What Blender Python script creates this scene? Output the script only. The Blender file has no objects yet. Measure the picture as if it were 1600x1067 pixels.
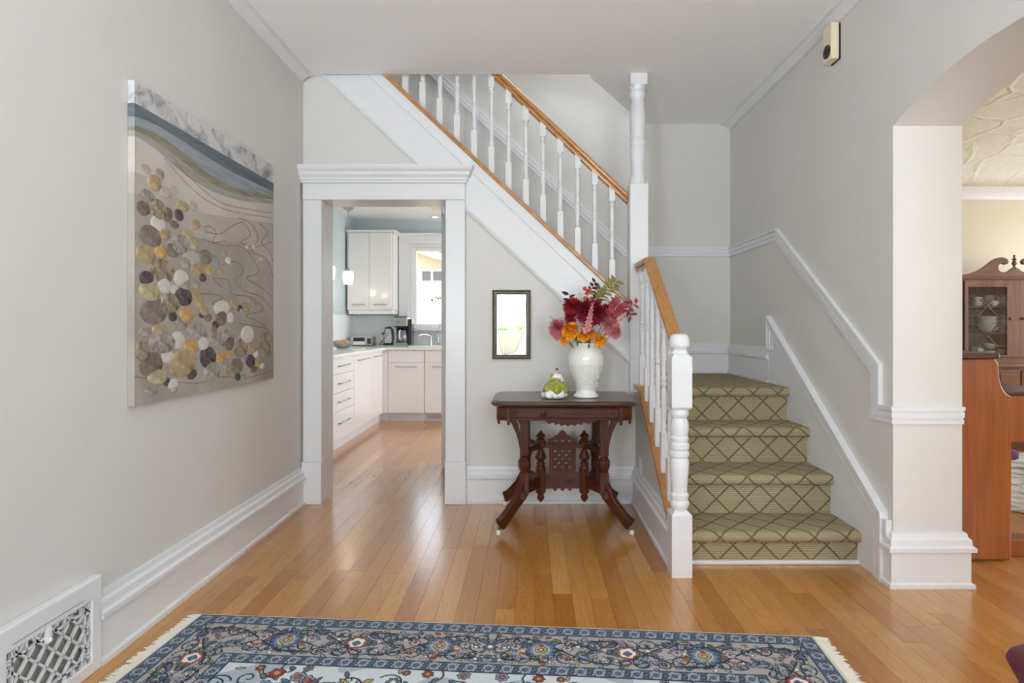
import bpy, math, random
import numpy as np
from mathutils import Vector, Matrix

random.seed(7)
rng = np.random.default_rng(7)
scene = bpy.context.scene
COL = scene.collection
R = math.radians

# ------------------------------------------------------------------ camera
CAM_H = 1.207
FPX = 880.0                      # focal length in pixels of the 1600 x 1067 frame
cam_d = bpy.data.cameras.new('camera')
cam_d.sensor_width = 36.0
cam_d.lens = FPX / 1600 * 36.0
cam_d.shift_x = -29.0 / 1600
cam_d.shift_y = -25.5 / 1600
cam_d.clip_start = 0.05
cam_d.clip_end = 300
cam = bpy.data.objects.new('camera', cam_d)
COL.objects.link(cam)
cam.location = (0, 0, CAM_H)
cam.rotation_euler = (R(90), 0, 0)
scene.camera = cam

# ------------------------------------------------------------------ view and world
scene.view_settings.view_transform = 'Standard'
scene.view_settings.look = 'None'
scene.view_settings.gamma = 1.0
scene.view_settings.use_curve_mapping = False
scene.view_settings.exposure = 0.13
try:
    scene.cycles.max_bounces = 14
    scene.cycles.diffuse_bounces = 7
    scene.cycles.glossy_bounces = 6
    scene.cycles.transparent_max_bounces = 12
    scene.cycles.caustics_reflective = False
    scene.cycles.caustics_refractive = False
    scene.cycles.sample_clamp_indirect = 6.0
except Exception:
    pass

world = bpy.data.worlds.new('sky_world')
scene.world = world
world.use_nodes = True
wn = world.node_tree.nodes
wl = world.node_tree.links
wn.clear()
w_out = wn.new('ShaderNodeOutputWorld')
w_bg = wn.new('ShaderNodeBackground')
w_sky = wn.new('ShaderNodeTexSky')
w_sky.sky_type = 'NISHITA'
w_sky.sun_disc = False
w_sky.sun_elevation = R(59)
w_sky.sun_rotation = R(200)
w_sky.air_density = 1.0
w_sky.dust_density = 4.0
w_bg.inputs['Strength'].default_value = 1.3
w_hs = wn.new('ShaderNodeHueSaturation')
w_hs.inputs['Saturation'].default_value = 0.4       # thin bright haze
wl.new(w_sky.outputs['Color'], w_hs.inputs['Color'])
wl.new(w_hs.outputs['Color'], w_bg.inputs['Color'])
wl.new(w_bg.outputs['Background'], w_out.inputs['Surface'])


def area_light(name, loc, rot, sx, sy, power, col=(1, 1, 1)):
    d = bpy.data.lights.new(name, 'AREA')
    d.shape = 'RECTANGLE'
    d.size, d.size_y = sx, sy
    d.energy = power
    d.color = col
    o = bpy.data.objects.new(name, d)
    COL.objects.link(o)
    o.location = loc
    o.rotation_euler = [R(a) for a in rot]
    return o


sun_d = bpy.data.lights.new('sun', 'SUN')
sun_d.energy = 8.0
sun_d.angle = R(0.6)
sun_d.color = (1.0, 0.97, 0.92)
sun = bpy.data.objects.new('sun', sun_d)
COL.objects.link(sun)
sun.rotation_euler = (R(31), 0, R(-24))      # from behind the camera, high, towards the far garden

DAY = (0.80, 0.91, 1.0)
# area lights for daylight, most in unseen window openings added for them
area_light('window_light_front_right', (0.95, -1.66, 1.45), (154, 0, 0), 0.95, 1.75, 82, DAY)
area_light('window_light_front_left', (-1.15, -1.66, 1.45), (154, 0, 0), 0.55, 1.75, 138, DAY)
area_light('window_light_dining_front', (4.1, -1.66, 1.55), (90, 0, 0), 2.4, 1.7, 26, (0.88, 0.95, 1.0))
area_light('window_light_dining_side', (6.16, 4.95, 1.6), (100, 0, 90), 1.4, 1.7, 22, (0.94, 0.97, 1.0))
area_light('window_light_dining_east', (6.16, 1.9, 1.6), (92, 0, 90), 1.4, 1.7, 44, (0.84, 0.93, 1.0))  # added out of view to brighten the hall's left wall through the arch
area_light('window_light_kitchen_side', (1.86, 6.4, 1.55), (90, 0, 90), 1.7, 1.3, 66, (0.88, 0.95, 1.0))  # added out of view to brighten the kitchen
area_light('window_light_upper_hall', (0.8, 4.3, 5.05), (25, 0, 0), 1.2, 0.7, 36, (0.88, 0.93, 1.0))  # stands in the stairwell for an unseen upstairs window; no opening built


def X(px, Y):
    return (px - 829.0) * Y / FPX


def Z(py, Y):
    return CAM_H - (py - 508.0) * Y / FPX


# ------------------------------------------------------------------ materials
def lin(r, g, b):
    out = []
    for c in (r, g, b):
        c /= 255.0
        out.append(c / 12.92 if c <= 0.04045 else ((c + 0.055) / 1.055) ** 2.4)
    return tuple(out)


class NT:
    def __init__(self, name):
        self.m = bpy.data.materials.new(name)
        self.m.use_nodes = True
        self.t = self.m.node_tree
        self.t.nodes.clear()
        self.out = self.n('ShaderNodeOutputMaterial')
        self.p = self.n('ShaderNodeBsdfPrincipled')
        self.l(self.p, 0, self.out, 0)

    def n(self, kind, **kw):
        nd = self.t.nodes.new(kind)
        for k, v in kw.items():
            setattr(nd, k, v)
        return nd

    def l(self, a, ao, b, bi):
        self.t.links.new(a.outputs[ao], b.inputs[bi])

    def math(self, op, a, b=None, c=None):
        nd = self.n('ShaderNodeMath', operation=op)
        for i, v in enumerate((a, b, c)):
            if v is None:
                continue
            if isinstance(v, tuple):
                self.t.links.new(v[0].outputs[v[1]], nd.inputs[i])
            else:
                nd.inputs[i].default_value = v
        return (nd, 0)

    def pos(self, scale=(1, 1, 1), obj=True):
        if obj:
            tc = self.n('ShaderNodeTexCoord')
            src = (tc, 'Object')
        else:
            g = self.n('ShaderNodeNewGeometry')
            src = (g, 'Position')
        mp = self.n('ShaderNodeMapping')
        mp.inputs['Scale'].default_value = scale
        self.t.links.new(src[0].outputs[src[1]], mp.inputs['Vector'])
        return mp

    def noise(self, mp, scale, detail=3, rough=0.55, dist=0.0):
        nz = self.n('ShaderNodeTexNoise')
        nz.inputs['Scale'].default_value = scale
        nz.inputs['Detail'].default_value = detail
        nz.inputs['Roughness'].default_value = rough
        nz.inputs['Distortion'].default_value = dist
        if mp is not None:
            self.t.links.new(mp.outputs[0], nz.inputs['Vector'])
        return nz

    def ramp(self, src, out, stops):
        r = self.n('ShaderNodeValToRGB')
        el = r.color_ramp.elements
        while len(el) < len(stops):
            el.new(0.5)
        for e, (p, c) in zip(el, stops):
            e.position = p
            e.color = (*c, 1)
        self.t.links.new(src.outputs[out], r.inputs['Fac'])
        return r

    def mixc(self, fac, a, b, mode='MIX'):
        mx = self.n('ShaderNodeMix', data_type='RGBA', blend_type=mode)
        for i, v in ((0, fac), (6, a), (7, b)):
            if isinstance(v, tuple) and hasattr(v[0], 'outputs'):
                self.t.links.new(v[0].outputs[v[1]], mx.inputs[i])
            elif i == 0:
                mx.inputs[0].default_value = v
            else:
                mx.inputs[i].default_value = (*v, 1)
        return (mx, 2)

    def col(self, src):
        self.t.links.new(src[0].outputs[src[1]], self.p.inputs['Base Color'])

    def bump(self, src, strength=0.2, dist=0.01):
        b = self.n('ShaderNodeBump')
        b.inputs['Strength'].default_value = strength
        b.inputs['Distance'].default_value = dist
        self.t.links.new(src[0].outputs[src[1]], b.inputs['Height'])
        self.t.links.new(b.outputs[0], self.p.inputs['Normal'])

    def setp(self, rough=0.5, metal=0.0, spec=0.5, coat=0.0, coat_rough=0.1, sheen=0.0):
        i = self.p.inputs
        i['Roughness'].default_value = rough
        i['Metallic'].default_value = metal
        i['Specular IOR Level'].default_value = spec
        i['Coat Weight'].default_value = coat
        i['Coat Roughness'].default_value = coat_rough
        i['Sheen Weight'].default_value = sheen


MATS = {}


def paint(name, c, rough=0.5, var=0.03, scale=6.0, bump=0.0, bscale=60, **kw):
    t = NT(name)
    mp = t.pos()
    nz = t.noise(mp, scale)
    lo = tuple(max(0, v * (1 - var)) for v in c)
    hi = tuple(min(1, v * (1 + var)) for v in c)
    r = t.ramp(nz, 'Fac', [(0.3, lo), (0.7, hi)])
    t.col((r, 0))
    t.setp(rough=rough, **kw)
    if bump:
        nb = t.noise(mp, bscale, 4)
        t.bump((nb, 'Fac'), bump, 0.004)
    MATS[name] = t.m
    return t.m


def wood(name, dark, light, axis=0, rough=0.35, coat=0.2, scale=1.0, ring=1.0, spec=0.5):
    t = NT(name)
    s = [9.0 * scale] * 3
    s[axis] = 0.9 * scale
    mp = t.pos(tuple(s))
    nz = t.noise(mp, 1.6, 4, 0.6, 1.4 * ring)
    s2 = [120.0 * scale] * 3
    s2[axis] = 3.0 * scale
    mp2 = t.pos(tuple(s2))
    nz2 = t.noise(mp2, 1.0, 3, 0.6)
    mid = tuple((a + b) / 2 for a, b in zip(dark, light))
    r = t.ramp(nz, 'Fac', [(0.30, dark), (0.5, mid), (0.72, light)])
    r2 = t.ramp(nz2, 'Fac', [(0.35, (0.72, 0.72, 0.72)), (0.6, (1, 1, 1))])
    t.col(t.mixc(0.55, (r, 0), (r2, 0), 'MULTIPLY'))
    t.setp(rough=rough, coat=coat, coat_rough=0.15, spec=spec)
    t.bump((nz2, 'Fac'), 0.06, 0.003)
    MATS[name] = t.m
    return t.m


def metal(name, c, rough=0.25):
    t = NT(name)
    mp = t.pos((1, 1, 1))
    nz = t.noise(mp, 40)
    r = t.ramp(nz, 'Fac', [(0.3, tuple(v * 0.92 for v in c)), (0.7, c)])
    t.col((r, 0))
    t.setp(rough=rough, metal=1.0)
    MATS[name] = t.m
    return t.m


def glass(name, tint=(1, 1, 1), amount=0.1, rough=0.02, body=0.0, body_col=(0.8, 0.85, 0.85)):
    """A thin pane: mostly clear, a share of mirror reflection rising at grazing angles, a little body colour."""
    t = NT(name)
    t.t.nodes.remove(t.p)
    tr = t.n('ShaderNodeBsdfTransparent')
    tr.inputs['Color'].default_value = (*tint, 1)
    gl = t.n('ShaderNodeBsdfGlossy')
    gl.inputs['Roughness'].default_value = rough
    lw = t.n('ShaderNodeLayerWeight')
    lw.inputs['Blend'].default_value = 0.25
    m = t.math('MULTIPLY_ADD', (lw, 'Fresnel'), 0.8, amount * 0.4)
    mx = t.n('ShaderNodeMixShader')
    t.t.links.new(m[0].outputs[0], mx.inputs[0])
    t.l(tr, 0, mx, 1)
    t.l(gl, 0, mx, 2)
    last = mx
    if body:
        df = t.n('ShaderNodeBsdfDiffuse')
        df.inputs['Color'].default_value = (*body_col, 1)
        m2 = t.n('ShaderNodeMixShader')
        m2.inputs[0].default_value = body
        t.l(mx, 0, m2, 1)
        t.l(df, 0, m2, 2)
        last = m2
    t.l(last, 0, t.out, 0)
    MATS[name] = t.m
    return t.m


def emit(name, c, strength):
    t = NT(name)
    t.p.inputs['Base Color'].default_value = (*c, 1)
    t.p.inputs['Emission Color'].default_value = (*c, 1)
    t.p.inputs['Emission Strength'].default_value = strength
    t.setp(rough=0.3)
    MATS[name] = t.m
    return t.m


paint('wall_paint', lin(209, 207, 203), 0.55, 0.012, 2.0, 0.03, 180)
paint('dining_paint', lin(214, 205, 185), 0.6, 0.012, 2.0)
paint('kitchen_blue', lin(194, 207, 210), 0.55, 0.012, 2.0)
paint('kitchen_white', lin(226, 226, 226), 0.5, 0.01, 2.0)
paint('ceiling_paint', lin(238, 238, 238), 0.7, 0.01, 2.0, 0.03, 200)
paint('trim_white', lin(220, 221, 223), 0.32, 0.008, 4.0)
paint('lacquer_white', lin(232, 230, 230), 0.2, 0.006, 3.0, coat=0.3, coat_rough=0.08)
paint('worktop_white', lin(228, 228, 226), 0.15, 0.02, 30.0)
paint('porcelain', lin(226, 228, 222), 0.18, 0.015, 14.0, coat=0.7, coat_rough=0.04)
paint('china_white', lin(232, 228, 218), 0.2, 0.02, 20.0, coat=0.5)
paint('cream_plastic', lin(226, 214, 186), 0.4, 0.015, 10.0)
paint('white_plastic', lin(232, 232, 230), 0.35, 0.01, 10.0)
paint('black_plastic', lin(28, 28, 30), 0.3, 0.1, 20.0)
paint('dark_void', lin(20, 21, 24), 0.9, 0.1, 5.0)
paint('grey_glass_dark', lin(60, 62, 66), 0.1, 0.05, 10.0)
paint('stucco_cream', lin(186, 172, 150), 0.85, 0.04, 6.0, 0.3, 60)
paint('pale_gravel', lin(128, 126, 116), 0.9, 0.1, 1.0)
paint('concrete', lin(214, 212, 206), 0.85, 0.06, 1.5, 0.2, 30)
paint('splash_tile', lin(232, 236, 238), 0.2, 0.01, 5.0)
paint('velvet_purple', lin(84, 16, 34), 0.7, 0.18, 9.0, 0.1, 220, sheen=0.05)
paint('velvet_violet', lin(96, 34, 84), 0.75, 0.15, 9.0, 0.1, 220, sheen=0.1)
paint('frame_bronze', lin(104, 98, 80), 0.4, 0.15, 40.0, metal=0.35)
paint('tray_teal', lin(150, 172, 172), 0.3, 0.05, 10.0)
paint('bread', lin(196, 146, 84), 0.7, 0.15, 30.0, 0.3, 90)
paint('fringe', lin(226, 220, 206), 0.9, 0.06, 90.0)
paint('leather_cord', lin(30, 28, 28), 0.5, 0.05, 10.0)
metal('chrome', (0.80, 0.80, 0.80), 0.12)
metal('steel', (0.52, 0.52, 0.52), 0.30)
metal('brass_aged', (0.36, 0.25, 0.12), 0.35)
glass('pane', (0.97, 0.985, 0.98), 0.08)
glass('clear_glass', (0.93, 0.96, 0.96), 0.25, 0.02, 0.08)
glass('frost_shade', (1, 1, 1), 0.1, 0.2, 0.9, (0.95, 0.93, 0.88))
wood('walnut', lin(42, 18, 9), lin(92, 45, 24), 0, 0.36, 0.04, spec=0.28)
wood('walnut_up', lin(42, 18, 9), lin(92, 45, 24), 2, 0.36, 0.04, spec=0.28)
wood('walnut_top', lin(58, 32, 22), lin(88, 52, 36), 0, 0.28, 0.3)
wood('cherry', lin(134, 70, 27), lin(162, 90, 40), 2, 0.3, 0.35, 0.5, 1.6)
wood('hutch_wood', lin(92, 56, 34), lin(132, 86, 56), 2, 0.35, 0.2)
wood('hutch_wood_across', lin(92, 56, 34), lin(132, 86, 56), 0, 0.35, 0.2)
wood('oak_rail_x', lin(160, 106, 50), lin(198, 144, 80), 0, 0.3, 0.35)
wood('oak_rail_y', lin(160, 106, 50), lin(198, 144, 80), 1, 0.3, 0.35)


def oak_floor():
    t = NT('oak_floor')
    at = t.n('ShaderNodeAttribute', attribute_name='rnd')
    g = t.n('ShaderNodeNewGeometry')
    ofs = t.n('ShaderNodeVectorMath', operation='SCALE')
    comb = t.n('ShaderNodeCombineXYZ')
    k1 = t.math('MULTIPLY', (at, 'Fac'), 37.0)
    k2 = t.math('MULTIPLY', (at, 'Fac'), 91.0)
    t.t.links.new(k1[0].outputs[0], comb.inputs[0])
    t.t.links.new(k2[0].outputs[0], comb.inputs[1])
    add = t.n('ShaderNodeVectorMath', operation='ADD')
    t.t.links.new(g.outputs['Position'], add.inputs[0])
    t.t.links.new(comb.outputs[0], add.inputs[1])
    t.t.nodes.remove(ofs)

    def mapped(s):
        mp = t.n('ShaderNodeMapping')
        mp.inputs['Scale'].default_value = s
        t.t.links.new(add.outputs[0], mp.inputs['Vector'])
        return mp
    base = t.ramp(at, 'Fac', [(0.0, lin(164, 104, 42)), (0.3, lin(182, 124, 55)), (0.55, lin(193, 137, 66)),
                              (0.8, lin(173, 114, 47)), (1.0, lin(205, 151, 82))])
    n1 = t.noise(mapped((11, 1.1, 11)), 1.0, 2, 0.5, 0.6)
    # cathedral grain: contour lines of a stretched noise
    c1 = t.math('MULTIPLY', (n1, 'Fac'), 17.0)
    c2 = t.math('FRACT', c1)
    c3 = t.math('PINGPONG', c1, 0.5)
    grain = t.n('ShaderNodeMapRange')
    grain.inputs[1].default_value = 0.0
    grain.inputs[2].default_value = 0.32
    grain.inputs[3].default_value = 0.80
    grain.inputs[4].default_value = 1.0
    t.t.links.new(c3[0].outputs[0], grain.inputs[0])
    t.t.nodes.remove(c2[0])
    n2 = t.noise(mapped((330, 7, 330)), 1.0, 2, 0.6)
    pores = t.ramp(n2, 'Fac', [(0.36, (0.80, 0.76, 0.70)), (0.52, (1, 1, 1))])
    a = t.mixc(0.62, (base, 0), (grain, 0), 'MULTIPLY')
    b = t.mixc(0.5, a, (pores, 0), 'MULTIPLY')
    t.col(b)
    t.setp(rough=0.26, spec=0.5, coat=0.8, coat_rough=0.17)
    t.bump((n2, 'Fac'), 0.03, 0.002)
    MATS['oak_floor'] = t.m


oak_floor()


def carpet_mat():
    """Beige woven stair carpet with a dark trellis; the coordinate runs along the carpet."""
    t = NT('stair_carpet')
    at = t.n('ShaderNodeAttribute', attribute_name='run')
    sp = t.n('ShaderNodeSeparateXYZ')
    t.t.links.new(at.outputs['Vector'], sp.inputs[0])
    P = 0.158
    nzv = t.noise(None, 90, 2)
    t.t.links.new(at.outputs['Vector'], nzv.inputs['Vector'])
    wob = t.math('MULTIPLY_ADD', (nzv, 'Fac'), 0.07, -0.035)
    u = t.math('MULTIPLY', (sp, 0), 1 / P)
    v = t.math('MULTIPLY', (sp, 1), 1 / P)
    d1 = t.math('ADD', t.math('ADD', u, v), wob)
    d2 = t.math('ADD', t.math('SUBTRACT', u, v), wob)
    l1 = t.math('PINGPONG', d1, 0.5)
    l2 = t.math('PINGPONG', d2, 0.5)
    mn = t.math('MINIMUM', l1, l2)
    line = t.n('ShaderNodeMapRange')
    line.inputs[1].default_value = 0.030
    line.inputs[2].default_value = 0.052
    t.t.links.new(mn[0].outputs[0], line.inputs[0])
    ribs = t.n('ShaderNodeTexWave')
    ribs.bands_direction = 'Y'
    ribs.inputs['Scale'].default_value = 26
    ribs.inputs['Distortion'].default_value = 1.2
    ribs.inputs['Detail'].default_value = 2
    t.t.links.new(at.outputs['Vector'], ribs.inputs['Vector'])
    n2 = t.noise(None, 260, 2)
    t.t.links.new(at.outputs['Vector'], n2.inputs['Vector'])
    basec = t.ramp(ribs, 'Color', [(0.0, lin(148, 136, 110)), (1.0, lin(172, 159, 131))])
    sp2 = t.ramp(n2, 'Fac', [(0.3, (0.78, 0.78, 0.76)), (0.7, (1.06, 1.05, 1.02))])
    bc = t.mixc(0.9, (basec, 0), (sp2, 0), 'MULTIPLY')
    t.col(t.mixc((line, 0), lin(104, 93, 68), bc))
    t.setp(rough=0.95, spec=0.1)
    t.bump((ribs, 'Color'), 0.5, 0.003)
    MATS['stair_carpet'] = t.m


carpet_mat()


def attr_mat(name, attr, rough=0.9, bump=0.3, bscale=500):
    t = NT(name)
    a = t.n('ShaderNodeAttribute', attribute_name=attr)
    mp = t.pos()
    nz = t.noise(mp, bscale, 2)
    r = t.ramp(nz, 'Fac', [(0.3, (0.86, 0.86, 0.86)), (0.7, (1.0, 1.0, 1.0))])
    t.col(t.mixc(0.8, (a, 'Color'), (r, 0), 'MULTIPLY'))
    t.setp(rough=rough, spec=0.15, sheen=0.1)
    t.bump((nz, 'Fac'), bump, 0.003)
    MATS[name] = t.m


attr_mat('rug_pile', 'pile')


# ------------------------------------------------------------------ mesh builder
OFF = {}


class MB:
    def __init__(self, M=None):
        self.v = []
        self.f = []
        self.M = M
        self.run = None

    def _add(self, vs, fs):
        b = len(self.v)
        if self.M is not None:
            vs = [tuple(self.M @ Vector(p)) for p in vs]
        self.v.extend(vs)
        self.f.extend([tuple(i + b for i in f) for f in fs])
        return self

    def box(self, x0, x1, y0, y1, z0, z1):
        vs = [(x, y, z) for x in (x0, x1) for y in (y0, y1) for z in (z0, z1)]
        fs = [(0, 1, 3, 2), (4, 6, 7, 5), (0, 4, 5, 1), (2, 3, 7, 6), (0, 2, 6, 4), (1, 5, 7, 3)]
        return self._add(vs, fs)

    def prism(self, poly, axis, a0, a1):
        """poly: list of 2-D points in the plane of the other two axes (in x,y,z order)."""
        n = len(poly)
        area = sum(poly[i][0] * poly[(i + 1) % n][1] - poly[(i + 1) % n][0] * poly[i][1] for i in range(n))
        if area < 0:
            poly = poly[::-1]

        def mk(p, a):
            q = list(p)
            q.insert(axis, a)
            return tuple(q)
        vs = [mk(p, a0) for p in poly] + [mk(p, a1) for p in poly]
        fs = [tuple(range(n))[::-1], tuple(range(n, 2 * n))]
        fs += [(i, (i + 1) % n, n + (i + 1) % n, n + i) for i in range(n)]
        if axis == 1:
            fs = [f[::-1] for f in fs]
        return self._add(vs, fs)

    def lathe(self, prof, c=(0, 0, 0), seg=20, cap=True, axis=2, wob=None):
        """prof: list of (r, h)"""
        vs, fs = [], []
        for j, (r, h) in enumerate(prof):
            for i in range(seg):
                a = 2 * math.pi * i / seg
                rr = r if wob is None else r * wob(a, h)
                p = [rr * math.cos(a), rr * math.sin(a), h]
                if axis == 0:
                    p = [p[2], p[0], p[1]]
                elif axis == 1:
                    p = [p[1], p[2], p[0]]
                vs.append((p[0] + c[0], p[1] + c[1], p[2] + c[2]))
        for j in range(len(prof) - 1):
            for i in range(seg):
                k = (i + 1) % seg
                fs.append((j * seg + i, j * seg + k, (j + 1) * seg + k, (j + 1) * seg + i))
        if cap:
            fs.append(tuple(range(seg))[::-1])
            b = (len(prof) - 1) * seg
            fs.append(tuple(range(b, b + seg)))
        return self._add(vs, fs)

    def tube(self, pts, r, seg=8, cap=True):
        pts = [Vector(p) for p in pts]
        rs = r if isinstance(r, (list, tuple)) else [r] * len(pts)
        vs, fs = [], []
        up = None
        for i, p in enumerate(pts):
            t = (pts[min(i + 1, len(pts) - 1)] - pts[max(i - 1, 0)])
            if t.length < 1e-9:
                t = Vector((0, 0, 1))
            t.normalize()
            if up is None:
                up = Vector((0, 0, 1)) if abs(t.z) < 0.9 else Vector((1, 0, 0))
            a = t.cross(up)
            if a.length < 1e-6:
                a = t.cross(Vector((0, 1, 0)))
            a.normalize()
            b = t.cross(a).normalized()
            up = -b if b.dot(up) < 0 else b
            for k in range(seg):
                th = 2 * math.pi * k / seg
                q = p + (a * math.cos(th) + b * math.sin(th)) * rs[i]
                vs.append(tuple(q))
        # keep a steady frame
        for j in range(len(pts) - 1):
            for k in range(seg):
                m = (k + 1) % seg
                fs.append((j * seg + k, j * seg + m, (j + 1) * seg + m, (j + 1) * seg + k))
        if cap:
            fs.append(tuple(range(seg))[::-1])
            b0 = (len(pts) - 1) * seg
            fs.append(tuple(range(b0, b0 + seg)))
        return self._add(vs, fs)

    def ball(self, c, rx, ry=None, rz=None, seg=12, rings=8, lo=-1.0, hi=1.0):
        ry = rx if ry is None else ry
        rz = rx if rz is None else rz
        vs, fs = [], []
        for j in range(rings + 1):
            ph = math.asin(lo) + (math.asin(hi) - math.asin(lo)) * j / rings
            for i in range(seg):
                a = 2 * math.pi * i / seg
                vs.append((c[0] + rx * math.cos(ph) * math.cos(a), c[1] + ry * math.cos(ph) * math.sin(a), c[2] + rz * math.sin(ph)))
        for j in range(rings):
            for i in range(seg):
                k = (i + 1) % seg
                fs.append((j * seg + i, j * seg + k, (j + 1) * seg + k, (j + 1) * seg + i))
        return self._add(vs, fs)

    def grid(self, fn, nu, nv, closed=False):
        vs = [fn(i / nu, j / nv) for j in range(nv + 1) for i in range(nu + 1)]
        fs = []
        w = nu + 1
        for j in range(nv):
            for i in range(nu):
                fs.append((j * w + i, j * w + i + 1, (j + 1) * w + i + 1, (j + 1) * w + i))
        return self._add(vs, fs)

    def sweep(self, prof, path, axis_up=(0, 0, 1), side=1):
        """A moulding: prof is a list of (out, up) points, swept along a straight-segment path; out is to the
        right hand (side=1) of the walking direction."""
        pts = [Vector(p) for p in path]
        n = len(prof)
        vs, fs = [], []
        U0 = Vector(axis_up)
        for i, p in enumerate(pts):
            d0 = (pts[i] - pts[i - 1]).normalized() if i > 0 else None
            d1 = (pts[i + 1] - pts[i]).normalized() if i < len(pts) - 1 else None
            da = d0 if d0 is not None else d1
            db = d1 if d1 is not None else d0
            t = (da + db).normalized()
            out_a = da.cross(U0).normalized() * side
            out_b = db.cross(U0).normalized() * side
            o = (out_a + out_b)
            o = o / max(0.2, o.length_squared) * 2 if o.length > 1e-6 else out_a
            for (a, b) in prof:
                vs.append(tuple(p + o * a + U0 * b))
        for i in range(len(pts) - 1):
            for k in range(n):
                m = (k + 1) % n
                fs.append((i * n + k, i * n + m, (i + 1) * n + m, (i + 1) * n + k))
        fs.append(tuple(range(n))[::-1])
        b0 = (len(pts) - 1) * n
        fs.append(tuple(range(b0, b0 + n)))
        return self._add(vs, fs)

    def build(self, name, mat, parent=None, smooth=False, bevel=0.0, origin=None, seg=2, fix=True):
        vs = np.array(self.v, dtype=np.float64)
        lo, hi = vs.min(0), vs.max(0)
        if origin is None:
            origin = (lo + hi) / 2
            if parent is None:
                origin[2] = lo[2]
        origin = np.array(origin, dtype=np.float64)
        vs = vs - origin
        me = bpy.data.meshes.new(name)
        me.from_pydata(vs.tolist(), [], self.f)
        if fix:
            import bmesh
            bm = bmesh.new()
            bm.from_mesh(me)
            bmesh.ops.recalc_face_normals(bm, faces=bm.faces)
            bm.to_mesh(me)
            bm.free()
        me.materials.append(MATS[mat] if isinstance(mat, str) else mat)
        if smooth:
            me.polygons.foreach_set('use_smooth', [True] * len(me.polygons))
            me.set_sharp_from_angle(angle=R(38 if smooth is True else smooth))
        o = bpy.data.objects.new(name, me)
        COL.objects.link(o)
        OFF[o] = Vector(origin)
        if parent is not None:
            o.parent = parent
            o.location = Vector(origin) - OFF[parent]
        else:
            o.location = Vector(origin)
        if bevel:
            b = o.modifiers.new('bevel', 'BEVEL')
            b.width = bevel
            b.segments = seg
            b.limit_method = 'ANGLE'
            b.angle_limit = R(40)
            b.harden_normals = False
        return o


def tag(o, label, cat, group=None):
    o['label'] = label
    o['category'] = cat
    if group:
        o['group'] = group
    return o


def thing(name, loc, label, cat, group=None):
    o = bpy.data.objects.new(name, None)
    o.empty_display_size = 0.05
    COL.objects.link(o)
    o.location = loc
    OFF[o] = Vector(loc)
    return tag(o, label, cat, group)


def struct(o, label=None, cat=None):
    o['kind'] = 'structure'
    if label:
        o['label'] = label
    if cat:
        o['category'] = cat
    return o


def stuff(o):
    o['kind'] = 'stuff'
    return o


def dup(o, delta, parent=None):
    c = o.copy()
    COL.objects.link(c)
    c.parent = parent if parent is not None else o.parent
    c.location = o.location + Vector(delta)
    OFF[c] = OFF[o] + Vector(delta)
    return c


def dup_tree(o, delta):
    c = o.copy()
    COL.objects.link(c)
    c.location = o.location + Vector(delta)
    OFF[c] = OFF[o] + Vector(delta)
    for ch in list(o.children):
        k = ch.copy()
        COL.objects.link(k)
        k.parent = c
        OFF[k] = OFF[ch] + Vector(delta)
        for g in list(ch.children):
            q = g.copy()
            COL.objects.link(q)
            q.parent = k
            OFF[q] = OFF[g] + Vector(delta)
    return c

# ================================================================== the setting
XL, XR, XR2 = -1.55, 1.68, 2.00          # hall left wall, right wall, dining side of the right wall
YD, YD2 = 3.84, 4.02                     # wall with the kitchen doorway
YB = 4.74                                # wall behind the stair landing
YF = -1.50                               # front wall behind the camera
ZC = 2.90
ARCH_Y0, ARCH_Y1, ARCH_Z, ARCH_TOP = 1.39, 2.61, 2.13, 2.26


def holed(axis, a0, a1, u0, u1, z0, z1, holes):
    """A wall slab with rectangular openings; axis is its thin direction, u the other horizontal one."""
    us = sorted({u0, u1, *[h[0] for h in holes], *[h[1] for h in holes]})
    zs = sorted({z0, z1, *[h[2] for h in holes], *[h[3] for h in holes]})
    m = MB()
    for i in range(len(us) - 1):
        for j in range(len(zs) - 1):
            uc, zc = (us[i] + us[i + 1]) / 2, (zs[j] + zs[j + 1]) / 2
            if any(h[0] < uc < h[1] and h[2] < zc < h[3] for h in holes):
                continue
            if axis == 1:
                m.box(us[i], us[i + 1], a0, a1, zs[j], zs[j + 1])
            else:
                m.box(a0, a1, us[i], us[i + 1], zs[j], zs[j + 1])
    return m


def ring(axis, a0, a1, u0, u1, z0, z1, h):
    """A frame round one opening, as one closed mesh."""
    out = [(u0, z0), (u1, z0), (u1, z1), (u0, z1)]
    inn = [(h[0], h[2]), (h[1], h[2]), (h[1], h[3]), (h[0], h[3])]

    def mk(p, a):
        return (p[0], a, p[1]) if axis == 1 else (a, p[0], p[1])
    vs = [mk(p, a) for a in (a0, a1) for p in out + inn]
    fs = []
    for k in range(4):
        m = (k + 1) % 4
        fs += [(k, m, 4 + m, 4 + k), (8 + k, 12 + k, 12 + m, 8 + m), (k, 8 + k, 8 + m, m), (4 + k, 4 + m, 12 + m, 12 + k)]
    return MB()._add(vs, fs)


# ---- floor: slab, strip planks on top
floor = struct(MB().box(-2.62, 6.2, -1.66, 7.96, -0.15, -0.012).build('floor', 'oak_floor', origin=(0, 3, -0.15)))
floor['label'] = 'honey oak strip floor running from the hall into the kitchen'
PW = 0.0826
planks = []
random.seed(11)
x = -2.46
while x < 6.0:
    y = -1.5 - random.random() * 1.0
    while y < 7.8:
        L = random.uniform(0.5, 1.6)
        y0, y1 = max(y, -1.5), min(y + L, 7.8)
        if y1 - y0 > 0.03:
            planks.append((x, y0, y1))
        y += L
    x += PW


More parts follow.
